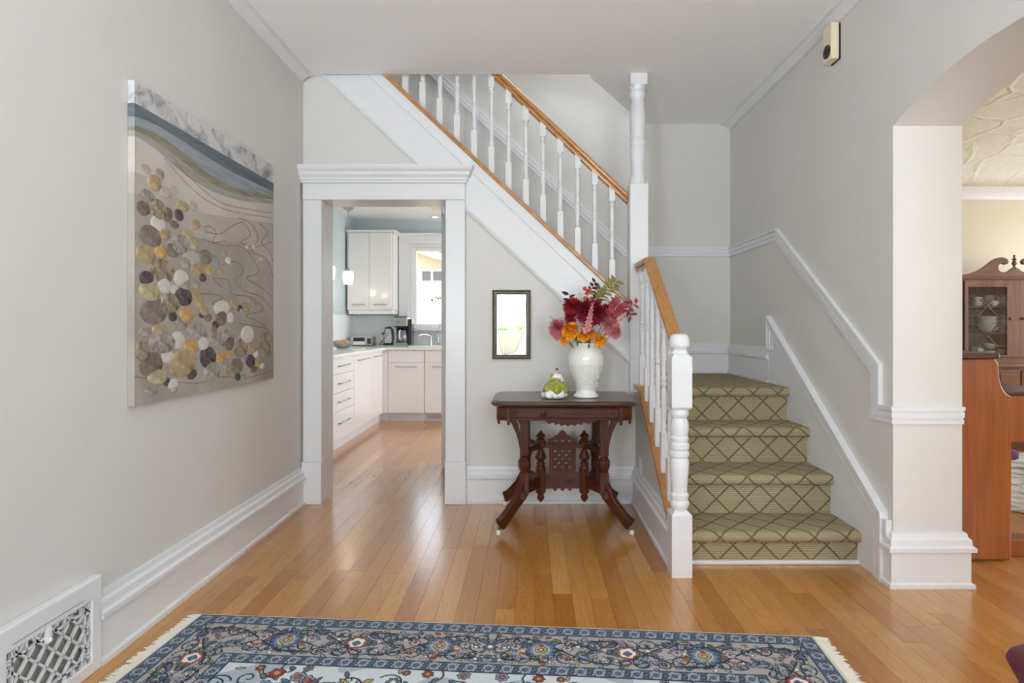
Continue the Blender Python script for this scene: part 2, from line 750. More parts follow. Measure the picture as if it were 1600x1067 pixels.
def in_view(p):
    x, y0, y1 = p
    xc = x + PW / 2
    if not (XL - 0.06 < xc < 2.9):
        return 0
    vis = 0
    for k in range(7):
        y = y0 + (y1 - y0) * k / 6
        if y < 1.9:
            continue
        px = 829 + xc * FPX / y
        py = 508 + CAM_H * FPX / y
        if not (0 < px < 1600 and py < 1067):
            continue
        if y > YD and not (520 < px < 696):
            continue
        if y > 2.85 and xc > 0.70 and xc < 2.6:
            continue
        if xc > XR and not (y > 2.0):
            continue
        rug_y = 2.34 - 0.0685 * (xc + 1.367)
        if -1.38 < xc < 1.09 and y < rug_y:
            continue
        vis += PW * FPX / y
    return vis


ranked = sorted(planks, key=in_view, reverse=True)
picked = [p for p in ranked[:296] if in_view(p) > 0]
picked_set = set(picked)


def plank_mesh(mb, x, y0, y1):
    g = 0.0005
    h = random.uniform(-0.0006, 0)
    mb.box(x + g, x + PW - g, y0 + g, y1 - g, -0.012, h)


def set_rnd(o, vals):
    a = o.data.attributes.new('rnd', 'FLOAT', 'POINT')
    a.data.foreach_set('value', vals)


for p in picked:
    mb = MB()
    plank_mesh(mb, *p)
    o = mb.build('plank', 'oak_floor', floor, fix=False)
    set_rnd(o, [random.random()] * 8)
rest = MB()
vals = []
for p in planks:
    if p not in picked_set:
        plank_mesh(rest, *p)
        vals += [random.random()] * 8
o = stuff(rest.build('floor_boards', 'oak_floor', floor, fix=False))
set_rnd(o, vals)

# ---- walls
struct(MB().box(XL - 0.15, XL, YF - 0.15, YD, 0, 3.2).build('wall_left', 'wall_paint'))

CAPS = 0.938                              # slope of the upper flight


def cap_z(x):
    return 1.481 + CAPS * (0.548 - x)


def low_z(x):
    return 0.946 + CAPS * (0.67 - x)


DX0, DX1, DZ = -1.412, -0.574, 2.053      # kitchen doorway
poly = [(-2.6, 0), (DX0 - 0.018, 0), (DX0 - 0.018, DZ + 0.018), (DX1 + 0.018, DZ + 0.018), (DX1 + 0.018, 0), (0.755, 0), (0.755, cap_z(0.755) - 0.03)]
xt = 0.548 - (3.2 - 1.451) / CAPS
poly += [(xt, 3.2), (-2.6, 3.2)]
struct(MB().prism(poly, 1, YD, YD2).build('wall_back', 'wall_paint'))

# the wall with the arch to the dining room
ac, ah = (ARCH_Y0 + ARCH_Y1) / 2, (ARCH_Y1 - ARCH_Y0) / 2
rise = ARCH_TOP - ARCH_Z
ar = (ah * ah + rise * rise) / (2 * rise)
arc = []
for k in range(33):
    t = -1 + 2 * k / 32
    yy = ac + ah * t
    arc.append((yy, ARCH_TOP - (ar - math.sqrt(ar * ar - (ah * t) ** 2))))
m = MB()
m.box(XR, XR2, YF - 0.15, ARCH_Y0, 0, 3.2)
m.box(XR, XR2, ARCH_Y1, YB + 0.16, 0, 3.2)
m.prism(arc + [(ARCH_Y1, 3.2), (ARCH_Y0, 3.2)], 0, XR, XR2)
struct(m.build('wall_right', 'wall_paint', smooth=30))

struct(MB().prism([(-0.75, 0), (XR, 0), (XR, 5.3), (-2.6, 5.3), (-2.6, 2.30), (-0.75, 2.30)], 1, YB, YB + 0.16)
       .build('wall_landing', 'wall_paint'))
struct(MB().box(-0.52, -0.42, YD2, YB, 0, 1.75).build('wall_closet', 'wall_paint'))
FRONT_HOLES = [(-0.80, 0.15, 0.0, 2.12), (-1.43, -0.87, 0.57, 2.33), (0.47, 1.43, 0.57, 2.33)]
struct(holed(1, YF - 0.15, YF, XL - 0.15, XR, 0, 3.2, FRONT_HOLES).build('wall_front', 'wall_paint'))
# upper hall around the stairwell
struct(MB().box(-2.6, 1.4, 3.62, 3.80, 3.2, 5.3).build('wall_upper_front', 'wall_paint'))
struct(MB().box(-2.75, -2.6, 3.62, 4.9, 2.66, 5.3).build('wall_upper_left', 'wall_paint'))
struct(MB().box(1.25, 1.4, 3.80, YB, 3.2, 5.3).build('wall_upper_right', 'wall_paint'))

# ---- ceilings
poly = [(XL - 0.15, YF - 0.15), (XR, YF - 0.15), (XR, YB), (0.95, YB), (0.42, 3.87), (0.40, 3.80),
        (-1.42, 3.80), (-1.42, YD), (XL - 0.15, YD)]
struct(MB().prism(poly, 2, ZC, 3.2).build('ceiling', 'ceiling_paint'))
struct(MB().box(-2.75, 1.4, 3.62, 4.9, 5.3, 5.45).build('ceiling_upper', 'ceiling_paint'))
struct(MB().box(-2.6, 1.85, YB + 0.16, 7.95, 2.65, 2.85).build('ceiling_kitchen', 'ceiling_paint'))
struct(MB().box(-2.6, -1.75, YD2, YB, 2.66, 3.2).build('ceiling_passage', 'ceiling_paint'))

# ---- kitchen shell
KYB = 7.80
struct(MB().box(-2.60, -2.45, YD2, KYB + 0.15, 0, 2.66).build('wall_kitchen_left', 'kitchen_blue'))
KWIN = (-1.625, -0.35, 1.180, 2.275)
struct(holed(1, KYB, KYB + 0.15, -2.45, 1.85, 0, 2.65, [KWIN]).build('wall_kitchen_back', 'kitchen_blue'))
struct(holed(0, 1.70, 1.85, YB + 0.16, KYB, 0, 2.65, [(5.55, 7.25, 0.9, 2.2)]).build('wall_kitchen_right', 'kitchen_white'))  # opening added out of view for the kitchen fill light
# white panelling round the kitchen window, up to a cornice
m = holed(1, 7.70, KYB, -1.80, -0.15, 0.93, 2.44, [(KWIN[0] - 0.05, KWIN[1] + 0.05, KWIN[2] - 0.05, KWIN[3] + 0.05)])
struct(m.build('trim_kitchen_window', 'trim_white'))
m = MB().sweep([(0, 0), (0.02, 0), (0.05, 0.03), (0.05, 0.04), (0, 0.04)], [(-1.80, 7.70, 2.42), (-0.15, 7.70, 2.42)])
struct(m.build('trim_kitchen_cornice', 'trim_white'))
struct(MB().box(-2.45, -1.80, 7.785, KYB, 0.93, 1.34).build('wall_splashback', 'splash_tile', bevel=0.001))
struct(MB().box(-2.45, -2.435, 5.0, 7.785, 0.93, 1.34).build('wall_splashback_left', 'splash_tile', bevel=0.001))
struct(MB().box(-2.435, -1.80, 7.765, 7.785, 1.325, 1.345).build('trim_splashback', 'trim_white', bevel=0.002))

# ---- dining shell
DYB, DXR = 5.95, 6.00
struct(MB().box(XR2, DXR + 0.15, DYB, DYB + 0.15, 0, 3.1).build('wall_dining_back', 'dining_paint'))
struct(holed(0, DXR, DXR + 0.15, YF - 0.15, DYB, 0, 3.1, [(4.25, 5.65, 0.72, 2.45), (1.2, 2.6, 0.72, 2.45)]).build('wall_dining_side', 'dining_paint'))  # the opening facing the arch is added for the fill light
struct(holed(1, YF - 0.15, YF, XR2, DXR, 0, 3.1, [(2.88, 5.32, 0.68, 2.42)]).build('wall_dining_front', 'dining_paint'))
struct(MB().box(XR2, XR2 + 0.01, YB + 0.16, DYB, 0, 3.1).build('wall_dining_near', 'dining_paint'))


def textured_ceiling():
    t = NT('combed_plaster')
    mp = t.pos()
    vo = t.n('ShaderNodeTexVoronoi')
    vo.feature = 'DISTANCE_TO_EDGE'
    vo.inputs['Scale'].default_value = 2.6
    nzw = t.noise(mp, 3.0, 2)
    mixv = t.n('ShaderNodeMix', data_type='VECTOR')
    mixv.inputs[0].default_value = 0.12
    t.t.links.new(mp.outputs[0], mixv.inputs[4])
    t.t.links.new(nzw.outputs['Color'], mixv.inputs[5])
    t.t.links.new(mixv.outputs[1], vo.inputs['Vector'])
    nz = t.noise(mp, 14, 5, 0.65, 1.5)
    e = t.ramp(vo, 'Distance', [(0.0, (1, 1, 1)), (0.06, (0, 0, 0))])
    s = t.math('ADD', (e, 0), (nz, 'Fac'))
    r = t.ramp(nz, 'Fac', [(0.3, lin(226, 220, 206)), (0.7, lin(236, 232, 220))])
    t.col((r, 0))
    t.setp(rough=0.8)
    t.bump(s, 0.5, 0.02)
    MATS['combed_plaster'] = t.m


textured_ceiling()
struct(MB().box(XR2, DXR + 0.15, YF - 0.15, DYB + 0.15, 2.95, 3.1).build('ceiling_dining', 'combed_plaster'))
# cove of the dining ceiling along its back wall
cove = [(0, 0), (0, 0.30)]
for k in range(9):
    a = math.pi / 2 * k / 8
    cove.append((0.55 * (1 - math.sin(a)) , 0.30 - 0.30 * (1 - math.cos(a)) ))
cove = [(0, 0.30), (0.55, 0.30)] + [(0.55 - 0.55 * math.sin(a), 0.30 - 0.30 * (1 - math.cos(a)))
                                    for a in [math.pi / 2 * k / 8 for k in range(1, 9)]]
struct(MB().sweep(cove, [(XR2 + 0.01, DYB, 2.65), (DXR, DYB, 2.65)]).build('trim_dining_cove', 'combed_plaster', smooth=50))
CROWN_D = [(0, 0), (0.02, 0), (0.03, 0.03), (0.06, 0.06), (0.06, 0.08), (0.09, 0.10), (0.09, 0.12), (0, 0.12)]
struct(MB().sweep(CROWN_D, [(XR2 + 0.01, DYB, 2.53), (DXR, DYB, 2.53)]).build('trim_dining_crown', 'trim_white'))

# ---- trim
BASE = [(0, 0), (0.036, 0), (0.036, 0.018), (0.024, 0.024), (0.024, 0.160), (0.040, 0.168), (0.040, 0.186), (0.028, 0.195),
        (0.026, 0.220), (0.016, 0.230), (0.013, 0.248), (0, 0.25)]


def base(name, path):
    return struct(MB().sweep(BASE, path).build(name, 'trim_white', smooth=20))


base('baseboard_left', [(XL, 1.99, 0), (XL, 3.80, 0)])
base('baseboard_left_front', [(XL, YF, 0), (XL, 1.58, 0)])
SWX = 0.715                               # face of the low wall under the stair rail
base('baseboard_back', [(-0.44, YD, 0), (SWX, YD, 0), (SWX, 2.79, 0)])
base('baseboard_arch', [(XR, 2.68, 0), (XR, ARCH_Y1, 0), (XR2, ARCH_Y1, 0), (XR2, 2.86, 0)])
base('baseboard_landing', [(0.745, YB, 0.806), (XR, YB, 0.806), (XR, 3.93, 0.806)])
base('baseboard_right_front', [(XR2, 1.25, 0), (XR2, ARCH_Y0, 0), (XR, ARCH_Y0, 0), (XR, YF, 0)])

CROWN = [(0, 0), (0.012, 0), (0.020, 0.006), (0.058, 0.030), (0.080, 0.034), (0.080, 0.045), (0, 0.045)]
struct(MB().sweep(CROWN, [(XL, YF, ZC - 0.045), (XL, YD - 0.04, ZC - 0.045)]).build('trim_crown_left', 'trim_white'))
struct(MB().sweep(CROWN, [(XR, YB, ZC - 0.045), (XR, YF, ZC - 0.045)]).build('trim_crown_right', 'trim_white'))

# chair rails (profile: in-plane offset, projection)
CR = [(-0.040, 0), (-0.040, 0.012), (-0.020, 0.013), (-0.018, 0.007), (-0.011, 0.007), (-0.009, 0.017), (0.014, 0.018), (0.016, 0.010), (0.022, 0.010), (0.024, 0.021), (0.040, 0.021), (0.040, 0)]


def rail_strip(name, path, up, prof=CR):
    return struct(MB().sweep(prof, path, axis_up=up).build(name, 'trim_white'))


rail_strip('trim_chair_rail_stair', [(XR, YB, 1.825), (XR, 3.835, 1.825), (XR, 2.728, 1.000), (XR, 2.728, 0.79), (XR, ARCH_Y1, 0.79)],
           (-1, 0, 0), [(-a, b) for a, b in CR])
rail_strip('trim_chair_rail_landing', [(XR, YB, 1.825), (0.80, YB, 1.825), (-1.20, YB, 1.825 + 2.0 * 0.936)], (0, -1, 0),
           [(-a, b) for a, b in CR])
CRH = [(b, a) for a, b in CR]
struct(MB().sweep(CRH, [(XR, ARCH_Y1 + 0.004, 0.79), (XR, ARCH_Y1, 0.79), (XR2, ARCH_Y1, 0.79)]).build('trim_chair_rail_arch', 'trim_white'))

# skirt board of the stair on the right wall
struct(MB().prism([(2.69, 0), (3.92, 0), (3.92, 1.19), (3.88, 1.19), (2.69, 0.31)], 0, XR - 0.022, XR).build('trim_stair_skirt', 'trim_white'))
SK = [(-0.040, 0), (-0.040, 0.030), (-0.020, 0.031), (-0.018, 0.025), (-0.010, 0.025), (-0.008, 0.034), (0.014, 0.035), (0.016, 0.028), (0.022, 0.028), (0.024, 0.039), (0.040, 0.039), (0.040, 0)]
rail_strip('trim_stair_skirt_cap', [(XR, 3.895, 1.04), (XR, 3.895, 1.195), (XR, 2.688, 0.305), (XR, 2.688, 0.0)], (-1, 0, 0),
           [(-a, b) for a, b in SK])
struct(MB().box(XR - 0.03, XR, 2.615, 2.655, 0.22, 0.30).build('trim_skirt_block', 'trim_white', bevel=0.004))

# doorway casing
cas = MB()
cas.box(DX0 - 0.125, DX0, 3.800, YD, 0.285, DZ)
cas.box(DX1, DX1 + 0.132, 3.800, YD, 0.285, DZ)
cas.box(DX0 - 0.125, DX1 + 0.132, 3.795, YD, DZ, 2.165)
struct(cas.build('trim_doorway_casing', 'trim_white', bevel=0.004))
m = MB()
m.box(DX0 - 0.130, DX0 + 0.004, 3.785, YD, 0, 0.285)
m.box(DX1 - 0.004, DX1 + 0.140, 3.785, YD, 0, 0.285)
struct(m.build('trim_doorway_plinth', 'trim_white', bevel=0.004))
HC = [(0, 0), (0.010, 0), (0.010, 0.014), (0.018, 0.020), (0.018, 0.034), (0.034, 0.050), (0.034, 0.070), (0.050, 0.084), (0.056, 0.098), (0.056, 0.112), (0, 0.115)]
m = MB().sweep(HC, [(DX0 - 0.125, YD, 2.165), (DX0 - 0.125, 3.795, 2.165), (DX1 + 0.132, 3.795, 2.165), (DX1 + 0.132, YD, 2.165)], side=1)
struct(m.build('trim_doorway_head', 'trim_white', smooth=20))
m = MB()
m.box(DX0 - 0.018, DX0, YD, YD2 + 0.01, 0, DZ)
m.box(DX1, DX1 + 0.018, YD, YD2 + 0.01, 0, DZ)
m.box(DX0 - 0.018, DX1 + 0.018, YD, YD2 + 0.01, DZ, DZ + 0.018)
struct(m.build('trim_doorway_jamb', 'trim_white', bevel=0.002))

# kitchen window
w = struct(ring(1, 7.74, 7.80, KWIN[0] - 0.05, KWIN[1] + 0.05, KWIN[2] - 0.05, KWIN[3] + 0.05, KWIN).build('window_1', 'trim_white', bevel=0.003))
w['label'] = 'kitchen window looking out to a sunlit cream house'
ring(1, 7.80, 7.86, KWIN[0], KWIN[1], KWIN[2], KWIN[3], (KWIN[0] + 0.045, KWIN[1] - 0.045, KWIN[2] + 0.045, KWIN[3] - 0.045)).build('sash', 'white_plastic', w, bevel=0.004)
MB().box(KWIN[0] + 0.045, KWIN[1] - 0.045, 7.828, 7.834, KWIN[2] + 0.045, KWIN[3] - 0.045).build('pane', 'pane', w)
MB().box(KWIN[0] - 0.08, KWIN[1] + 0.08, 7.62, 7.80, 1.13, 1.165).build('window_sill', 'trim_white', w, bevel=0.004)

# front door with one large light, and front windows
d = struct(ring(1, YF - 0.13, YF - 0.05, -0.80, 0.15, 0.0, 2.12, (-0.68, 0.03, 0.35, 1.98)).build('door_1', 'trim_white', bevel=0.004))
d['label'] = 'white glazed front door behind the camera'
MB().box(-0.68, 0.03, YF - 0.10, YF - 0.09, 0.35, 1.98).build('pane', 'pane', d)
for n, (a, b, c, e) in enumerate([FRONT_HOLES[1], FRONT_HOLES[2], (2.88, 5.32, 0.68, 2.42)]):
    m = holed(1, YF - 0.09, YF - 0.04, a, b, c, e, [(a + 0.05, b - 0.05, c + 0.05, (c + e) / 2 - 0.02), (a + 0.05, b - 0.05, (c + e) / 2 + 0.02, e - 0.05)])
    struct(m.build('window_%d' % (n + 2), 'trim_white', bevel=0.003))

# ================================================================== staircase
st = thing('staircase', (1.2, 2.85, 0), 'white turned staircase with oak handrails and beige trellis carpet on its lower steps', 'staircase')
RY = [2.856, 3.116, 3.376, 3.636]
RZ = [0.17, 0.386, 0.597, 0.806]
SX0, SX1 = 0.757, XR - 0.022
run = 0.0
for i in range(4):
    y, zt = RY[i], RZ[i]
    zb = 0.012 if i == 0 else RZ[i - 1]
    yb = RY[i + 1] if i < 3 else YB
    prof = [(y, zb), (y, zt - 0.060)]
    cy, cz, cr = y - 0.012, zt - 0.029, 0.029
    for k in range(9):
        a = -math.pi / 2 - math.pi * k / 8
        prof.append((cy + cr * 0.95 * math.cos(a), cz + cr * math.sin(a)))
    prof.append(((y + yb) / 2, zt))
    prof.append((yb + (0.006 if i < 3 else 0), zt))
    n = len(prof)
    s = [run]
    for a, b in zip(prof[:-1], prof[1:]):
        s.append(s[-1] + math.hypot(a[0] - b[0], a[1] - b[1]))
    run = s[-1]
    full = prof + [(prof[-1][0], max(0.0, zb - 0.05 if i else 0.0)), (y + 0.0, max(0.0, zb - 0.05 if i else 0.0))]
    # bottom edge starts a little under the tread below
    mb = MB()
    N = len(full)
    NX = 2
    vs, rv = [], []
    xe = SX1 if i < 3 else SX1
    for xx in (SX0, xe):
        for k, (py_, pz_) in enumerate(full):
            vs.append((xx, py_, pz_))
            rv.append((xx, s[k] if k < n else 0.0, 0.0))
    fs = [(k, (k + 1) % N, N + (k + 1) % N, N + k) for k in range(N)]
    fs += [tuple(range(N))[::-1], tuple(range(N, 2 * N))]
    mb._add(vs, fs)
    o = mb.build('step' if i < 3 else 'landing', 'stair_carpet', st, smooth=30)
    at = o.data.attributes.new('run', 'FLOAT_VECTOR', 'POINT')
    at.data.foreach_set('vector', np.array(rv, dtype=np.float32).ravel())
o['label'] = 'carpeted landing at the turn'
MB().box(SX0, SX1, 2.838, 2.856, 0, 0.020).build('riser_strip', 'trim_white', st, bevel=0.004)
# rest of the landing behind the corner post
MB().box(0.60, SX0, YD2, YB, 0.60, 0.806).build('landing_edge', 'trim_white', st)
# upper flight: thin steps behind the stringer
for k in range(1, 11):
    xr = 0.668 - 0.2132 * (k - 1)
    xl = xr - 0.2132
    zt = 0.806 + 0.2 * k
    mb = MB()
    mb.box(xl, xr + 0.025, YD2, YB, zt - 0.035, zt)
    mb.box(xr - 0.02, xr, YD2, YB, zt - 0.2, zt - 0.035)
    mb.build('upper_step', 'trim_white', st, bevel=0.006)

# stringer board, fascia, moulding and oak cap of the upper flight
XE = 0.668
mb = MB().prism([(XE, low_z(XE)), (XE, cap_z(XE) - 0.02), (-1.27, cap_z(-1.27) - 0.02), (-1.70, low_z(-1.70))], 1, YD - 0.016, YD)
mb.build('stringer', 'trim_white', st)
mb = MB().prism([(XE, cap_z(XE) - 0.13), (XE, cap_z(XE) - 0.02), (-1.27, cap_z(-1.27) - 0.02), (-1.27, cap_z(-1.27) - 0.13)], 1, YD - 0.026, YD - 0.016)
mb.build('fascia', 'trim_white', st, bevel=0.003)
mb = MB().sweep([(-0.012, 0), (-0.012, 0.020), (0.0, 0.028), (0.012, 0.022), (0.016, 0)],
                [(XE, YD, low_z(XE) + 0.012), (-1.46, YD, low_z(-1.46) + 0.012)], axis_up=(0, -1, 0))
mb.build('stringer_moulding', 'trim_white', st, smooth=30)
mb = MB().prism([(XE, cap_z(XE) - 0.036), (XE, cap_z(XE)), (-1.28, cap_z(-1.28)), (-1.28, cap_z(-1.28) - 0.036)], 1, YD - 0.040, YD2 + 0.01)
mb.build('oak_cap', 'oak_rail_x', st, bevel=0.006)


def railz(x):
    return 2.117 + 0.945 * (0.666 - x)


YBAL = 3.885
mb = MB()
mb.prism([(XE, railz(XE) - 0.040), (XE, railz(XE)), (-0.62, railz(-0.62)), (-0.62, railz(-0.62) - 0.040)], 1, YBAL - 0.034, YBAL + 0.034)
mb.prism([(XE, railz(XE) - 0.078), (XE, railz(XE) - 0.038), (-0.62, railz(-0.62) - 0.038), (-0.62, railz(-0.62) - 0.078)], 1, YBAL - 0.024, YBAL + 0.024)
o = mb.build('handrail', 'oak_rail_x', st, bevel=0.010, seg=3)
o['label'] = 'oak handrail of the upper flight'


def spindle(cx, cy, z0, z1, name, lo_sq, hi_sq, w=0.0195, cut=0.03):
    """A turned baluster: square foot, turned shaft, square head."""
    mb = MB()
    mb.box(cx - w, cx + w, cy - w, cy + w, z0 - cut, z0 + lo_sq)
    mb.box(cx - w, cx + w, cy - w, cy + w, z1 - hi_sq, z1 + cut)
    a, b = z0 + lo_sq, z1 - hi_sq
    H = b - a
    P = [(0.0, 0.0185), (0.03, 0.0135), (0.05, 0.0165), (0.075, 0.0165), (0.09, 0.0130), (0.13, 0.0150), (0.30, 0.0172), (0.40, 0.0150),
         (0.425, 0.0125), (0.44, 0.0175), (0.465, 0.0175), (0.48, 0.0130), (0.50, 0.0170), (0.525, 0.0170), (0.54, 0.0120),
         (0.62, 0.0140), (0.76, 0.0172), (0.86, 0.0140), (0.905, 0.0118), (0.92, 0.0165), (0.95, 0.0165), (0.965, 0.0130), (1.0, 0.0185)]
    mb.lathe([(r, a + H * t) for t, r in P], (cx, cy, 0), 12)
    return mb.build(name, 'trim_white', st, smooth=32)


first = None
for k in range(13):
    px = 956 - 26.85 * k
    xx = X(px, YBAL)
    if first is None:
        x0_ = xx
        first = spindle(xx, YBAL, cap_z(xx), railz(xx) - 0.07, 'baluster', 0.185, 0.085)
    else:
        dup(first, (xx - x0_, 0, CAPS * (x0_ - xx)))

# corner post
mb = MB()
NX0, NX1, NY0, NY1 = 0.668, 0.788, 3.775, 3.895
ncx, ncy = (NX0 + NX1) / 2, (NY0 + NY1) / 2
mb.box(NX0, NX1, NY0, NY1, 0.76, 2.155)
mb.box(NX0 + 0.004, NX1 - 0.004, NY0 + 0.004, NY1 - 0.004, 2.825, ZC)
PN = [(2.155, .056), (2.165, .050), (2.175, .054), (2.195, .056), (2.215, .050), (2.235, .044), (2.27, .043), (2.33, .050), (2.38, .0535), (2.41, .0535), (2.425, .048),
      (2.435, .053), (2.455, .053), (2.468, .046), (2.478, .053), (2.498, .053), (2.51, .048), (2.56, .055), (2.60, .056), (2.66, .050), (2.71, .045), (2.74, .043),
      (2.752, .048), (2.765, .055), (2.785, .055), (2.797, .048), (2.81, .052), (2.825, .056)]
mb.lathe([(r, z) for z, r in PN], (ncx, ncy, 0), 24)
o = mb.build('newel_post', 'trim_white', st, smooth=32)
o['label'] = 'tall white corner post reaching the ceiling'

# lower rail: low wall, cap, balusters, rail, newel
LW0, LW1 = SWX, 0.757
cxl = (LW0 + LW1) / 2 - 0.006


def lcap(y):
    return min(0.31 + 0.755 * (y - 2.94), 0.815)


yk = 2.94 + (0.815 - 0.31) / 0.755
mb = MB().prism([(2.78, 0), (YD, 0), (YD, 0.785), (yk, 0.785), (2.78, lcap(2.78) - 0.03)], 0, LW0, LW1)
struct(mb.build('wall_stair', 'wall_paint'))
mb = MB().prism([(2.785, lcap(2.785) - 0.034), (yk + 0.01, 0.815 - 0.034), (3.775, 0.815 - 0.034), (3.775, 0.815), (yk, 0.815), (2.785, lcap(2.785))], 0, LW0 - 0.026, LW1 + 0.012)
mb.build('oak_cap', 'oak_rail_y', st, bevel=0.006)


RLZ = 1.120                                # top of the rail where it meets the newel, at y = 2.79
RTOP = 1.622


def lrail(y):
    return min(RLZ + 0.755 * (y - 2.79), RTOP)


yt = 2.79 + (RTOP - RLZ) / 0.755
mb = MB()
for (a, b, hw) in ((0.0, 0.036, 0.034), (0.036, 0.062, 0.025)):
    mb.prism([(2.785, lrail(2.785) - b), (yt + 0.01, RTOP - b), (3.776, RTOP - b), (3.776, RTOP - a), (yt, RTOP - a), (2.785, lrail(2.785) - a)], 0, cxl - hw, cxl + hw)
o = mb.build('handrail', 'oak_rail_y', st, bevel=0.009, seg=3)
o['label'] = 'short oak handrail of the lower steps'
for yb_ in (3.69, 3.52, 3.38, 3.23, 3.084, 2.94):
    spindle(cxl, yb_, lcap(yb_), lrail(yb_) - 0.058, 'baluster', 0.20 if yb_ < 3.45 else 0.19, 0.075, cut=0.02)

mb = MB()
mx0, mx1, my0, my1 = 0.675, 0.772, 2.689, 2.787
mcx, mcy = (mx0 + mx1) / 2, (my0 + my1) / 2


def chamfer_block(mb, x0, x1, y0, y1, z0, z1, c, top=True, bot=True):
    P = []
    if bot:
        P += [(c, z0), (0, z0 + c)]
    else:
        P += [(0, z0)]
    if top:
        P += [(0, z1 - c), (c, z1)]
    else:
        P += [(0, z1)]
    vs, fs = [], []
    for ins, z in P:
        vs += [(x0 + ins, y0 + ins, z), (x1 - ins, y0 + ins, z), (x1 - ins, y1 - ins, z), (x0 + ins, y1 - ins, z)]
    for j in range(len(P) - 1):
        for k in range(4):
            fs.append((j * 4 + k, j * 4 + (k + 1) % 4, (j + 1) * 4 + (k + 1) % 4, (j + 1) * 4 + k))
    fs += [(3, 2, 1, 0), tuple(range((len(P) - 1) * 4, len(P) * 4))]
    mb._add(vs, fs)


chamfer_block(mb, mx0, mx1, my0, my1, 0, 0.318, 0.022, True, False)
chamfer_block(mb, mx0, mx1, my0, my1, 0.798, 1.066, 0.014)
PL = [(0.312, .034), (0.325, .040), (0.338, .046), (0.352, .046), (0.362, .040), (0.374, .044), (0.388, .044), (0.398, .037), (0.43, .038), (0.50, .044), (0.545, .046), (0.56, .042),
      (0.566, .036), (0.574, .046), (0.592, .047), (0.602, .040), (0.612, .047), (0.632, .047), (0.642, .038), (0.652, .044), (0.664, .044), (0.672, .038), (0.70, .044), (0.725, .045), (0.745, .041),
      (0.757, .034), (0.765, .040), (0.776, .044), (0.786, .044), (0.794, .040), (0.802, .036)]
mb.lathe([(r, z) for z, r in PL], (mcx, mcy, 0), 24)
PC = [(1.060, .040), (1.070, .044), (1.080, .040), (1.086, .034), (1.094, .038), (1.104, .047), (1.125, .0495), (1.146, .046), (1.158, .040), (1.164, .030), (1.166, .004)]
mb.lathe([(r, z) for z, r in PC], (mcx, mcy, 0), 24)
o = mb.build('newel_post', 'trim_white', st, smooth=32)
o['label'] = 'white turned newel post at the foot of the stair'

# ================================================================== fittings on the walls
paint('damper_grey', lin(140, 134, 126), 0.6, 0.06, 12.0)
# floor vent in the left wall
vt = thing('wall_vent', (XL, 1.79, 0), 'white cast iron heating grille low in the left wall', 'vent')
V0, V1, VH = 1.585, 1.990, 0.328
xf = XL + 0.036
m = ring(0, XL, xf, V0, V1, 0.0, VH, (V0 + 0.045, V1 - 0.045, 0.045, VH - 0.075))
m.build('frame', 'trim_white', vt, bevel=0.005)
MB().box(XL, XL + 0.006, V0 + 0.04, V1 - 0.04, 0.04, VH - 0.06).build('duct', 'dark_void', vt)
MB().box(XL + 0.006, XL + 0.010, V0 + 0.04, V1 - 0.058, 0.056, VH - 0.06).build('damper', 'damper_grey', vt)
m = MB()
xg0, xg1 = XL + 0.020, XL + 0.030
gy0, gy1, gz0, gz1 = V0 + 0.045, V1 - 0.045, 0.045, VH - 0.075


def gbar(m, a, b, w=0.0042):
    """a flat bar in the grille plane, clipped to the opening"""
    (y0, z0), (y1, z1) = a, b
    t0, t1 = 0.0, 1.0
    for (p0, dp, lo, hi) in ((y0, y1 - y0, gy0, gy1), (z0, z1 - z0, gz0, gz1)):
        if abs(dp) < 1e-9:
            if p0 < lo or p0 > hi:
                return
            continue
        ta, tb = (lo - p0) / dp, (hi - p0) / dp
        t0, t1 = max(t0, min(ta, tb)), min(t1, max(ta, tb))
    if t1 - t0 < 0.01:
        return
    A = (y0 + (y1 - y0) * t0, z0 + (z1 - z0) * t0)
    B = (y0 + (y1 - y0) * t1, z0 + (z1 - z0) * t1)
    dy, dz = B[0] - A[0], B[1] - A[1]
    L = math.hypot(dy, dz)
    ny, nz = -dz / L * w, dy / L * w
    m.prism([(A[0] + ny, A[1] + nz), (B[0] + ny, B[1] + nz), (B[0] - ny, B[1] - nz), (A[0] - ny, A[1] - nz)], 0, xg0, xg1)


for k in range(-5, 9):
    yy = gy0 + 0.064 * k + 0.012
    gbar(m, (yy, gz0 + 0.02), (yy + 0.19, gz0 + 0.22), 0.0030)
    gbar(m, (yy + 0.19, gz0 + 0.02), (yy, gz0 + 0.22), 0.0030)
for k in range(1, 9):
    yy = gy0 + (gy1 - gy0) * k / 9
    gbar(m, (yy, gz1 - 0.026), (yy, gz1 + 0.01), 0.0038)
    gbar(m, (yy, gz0), (yy, gz0 + 0.022), 0.0038)
for k in range(1, 6):
    zz = gz0 + (gz1 - gz0) * k / 6
    gbar(m, (gy0, zz), (gy0 + 0.022, zz), 0.0038)
    gbar(m, (gy1 - 0.022, zz), (gy1, zz), 0.0038)
for zz in (gz0 + 0.022, gz1 - 0.026):
    gbar(m, (gy0, zz), (gy1, zz), 0.0034)
for yy in (gy0 + 0.022, gy1 - 0.022):
    gbar(m, (yy, gz0), (yy, gz1), 0.0034)
m.build('lattice', 'trim_white', vt)
m = MB()
m.box(XL + 0.028, XL + 0.042, 1.762, 1.774, gz1 - 0.042, gz1 + 0.006)
m.ball((XL + 0.042, 1.768, gz1 - 0.034), 0.007)
m.build('lever', 'white_plastic', vt, smooth=True)
o = MB().box(xf - 0.001, xf + 0.0006, V0 + 0.06, V1 - 0.075, VH - 0.0560, VH - 0.0545).build('seam', 'dark_void', vt)

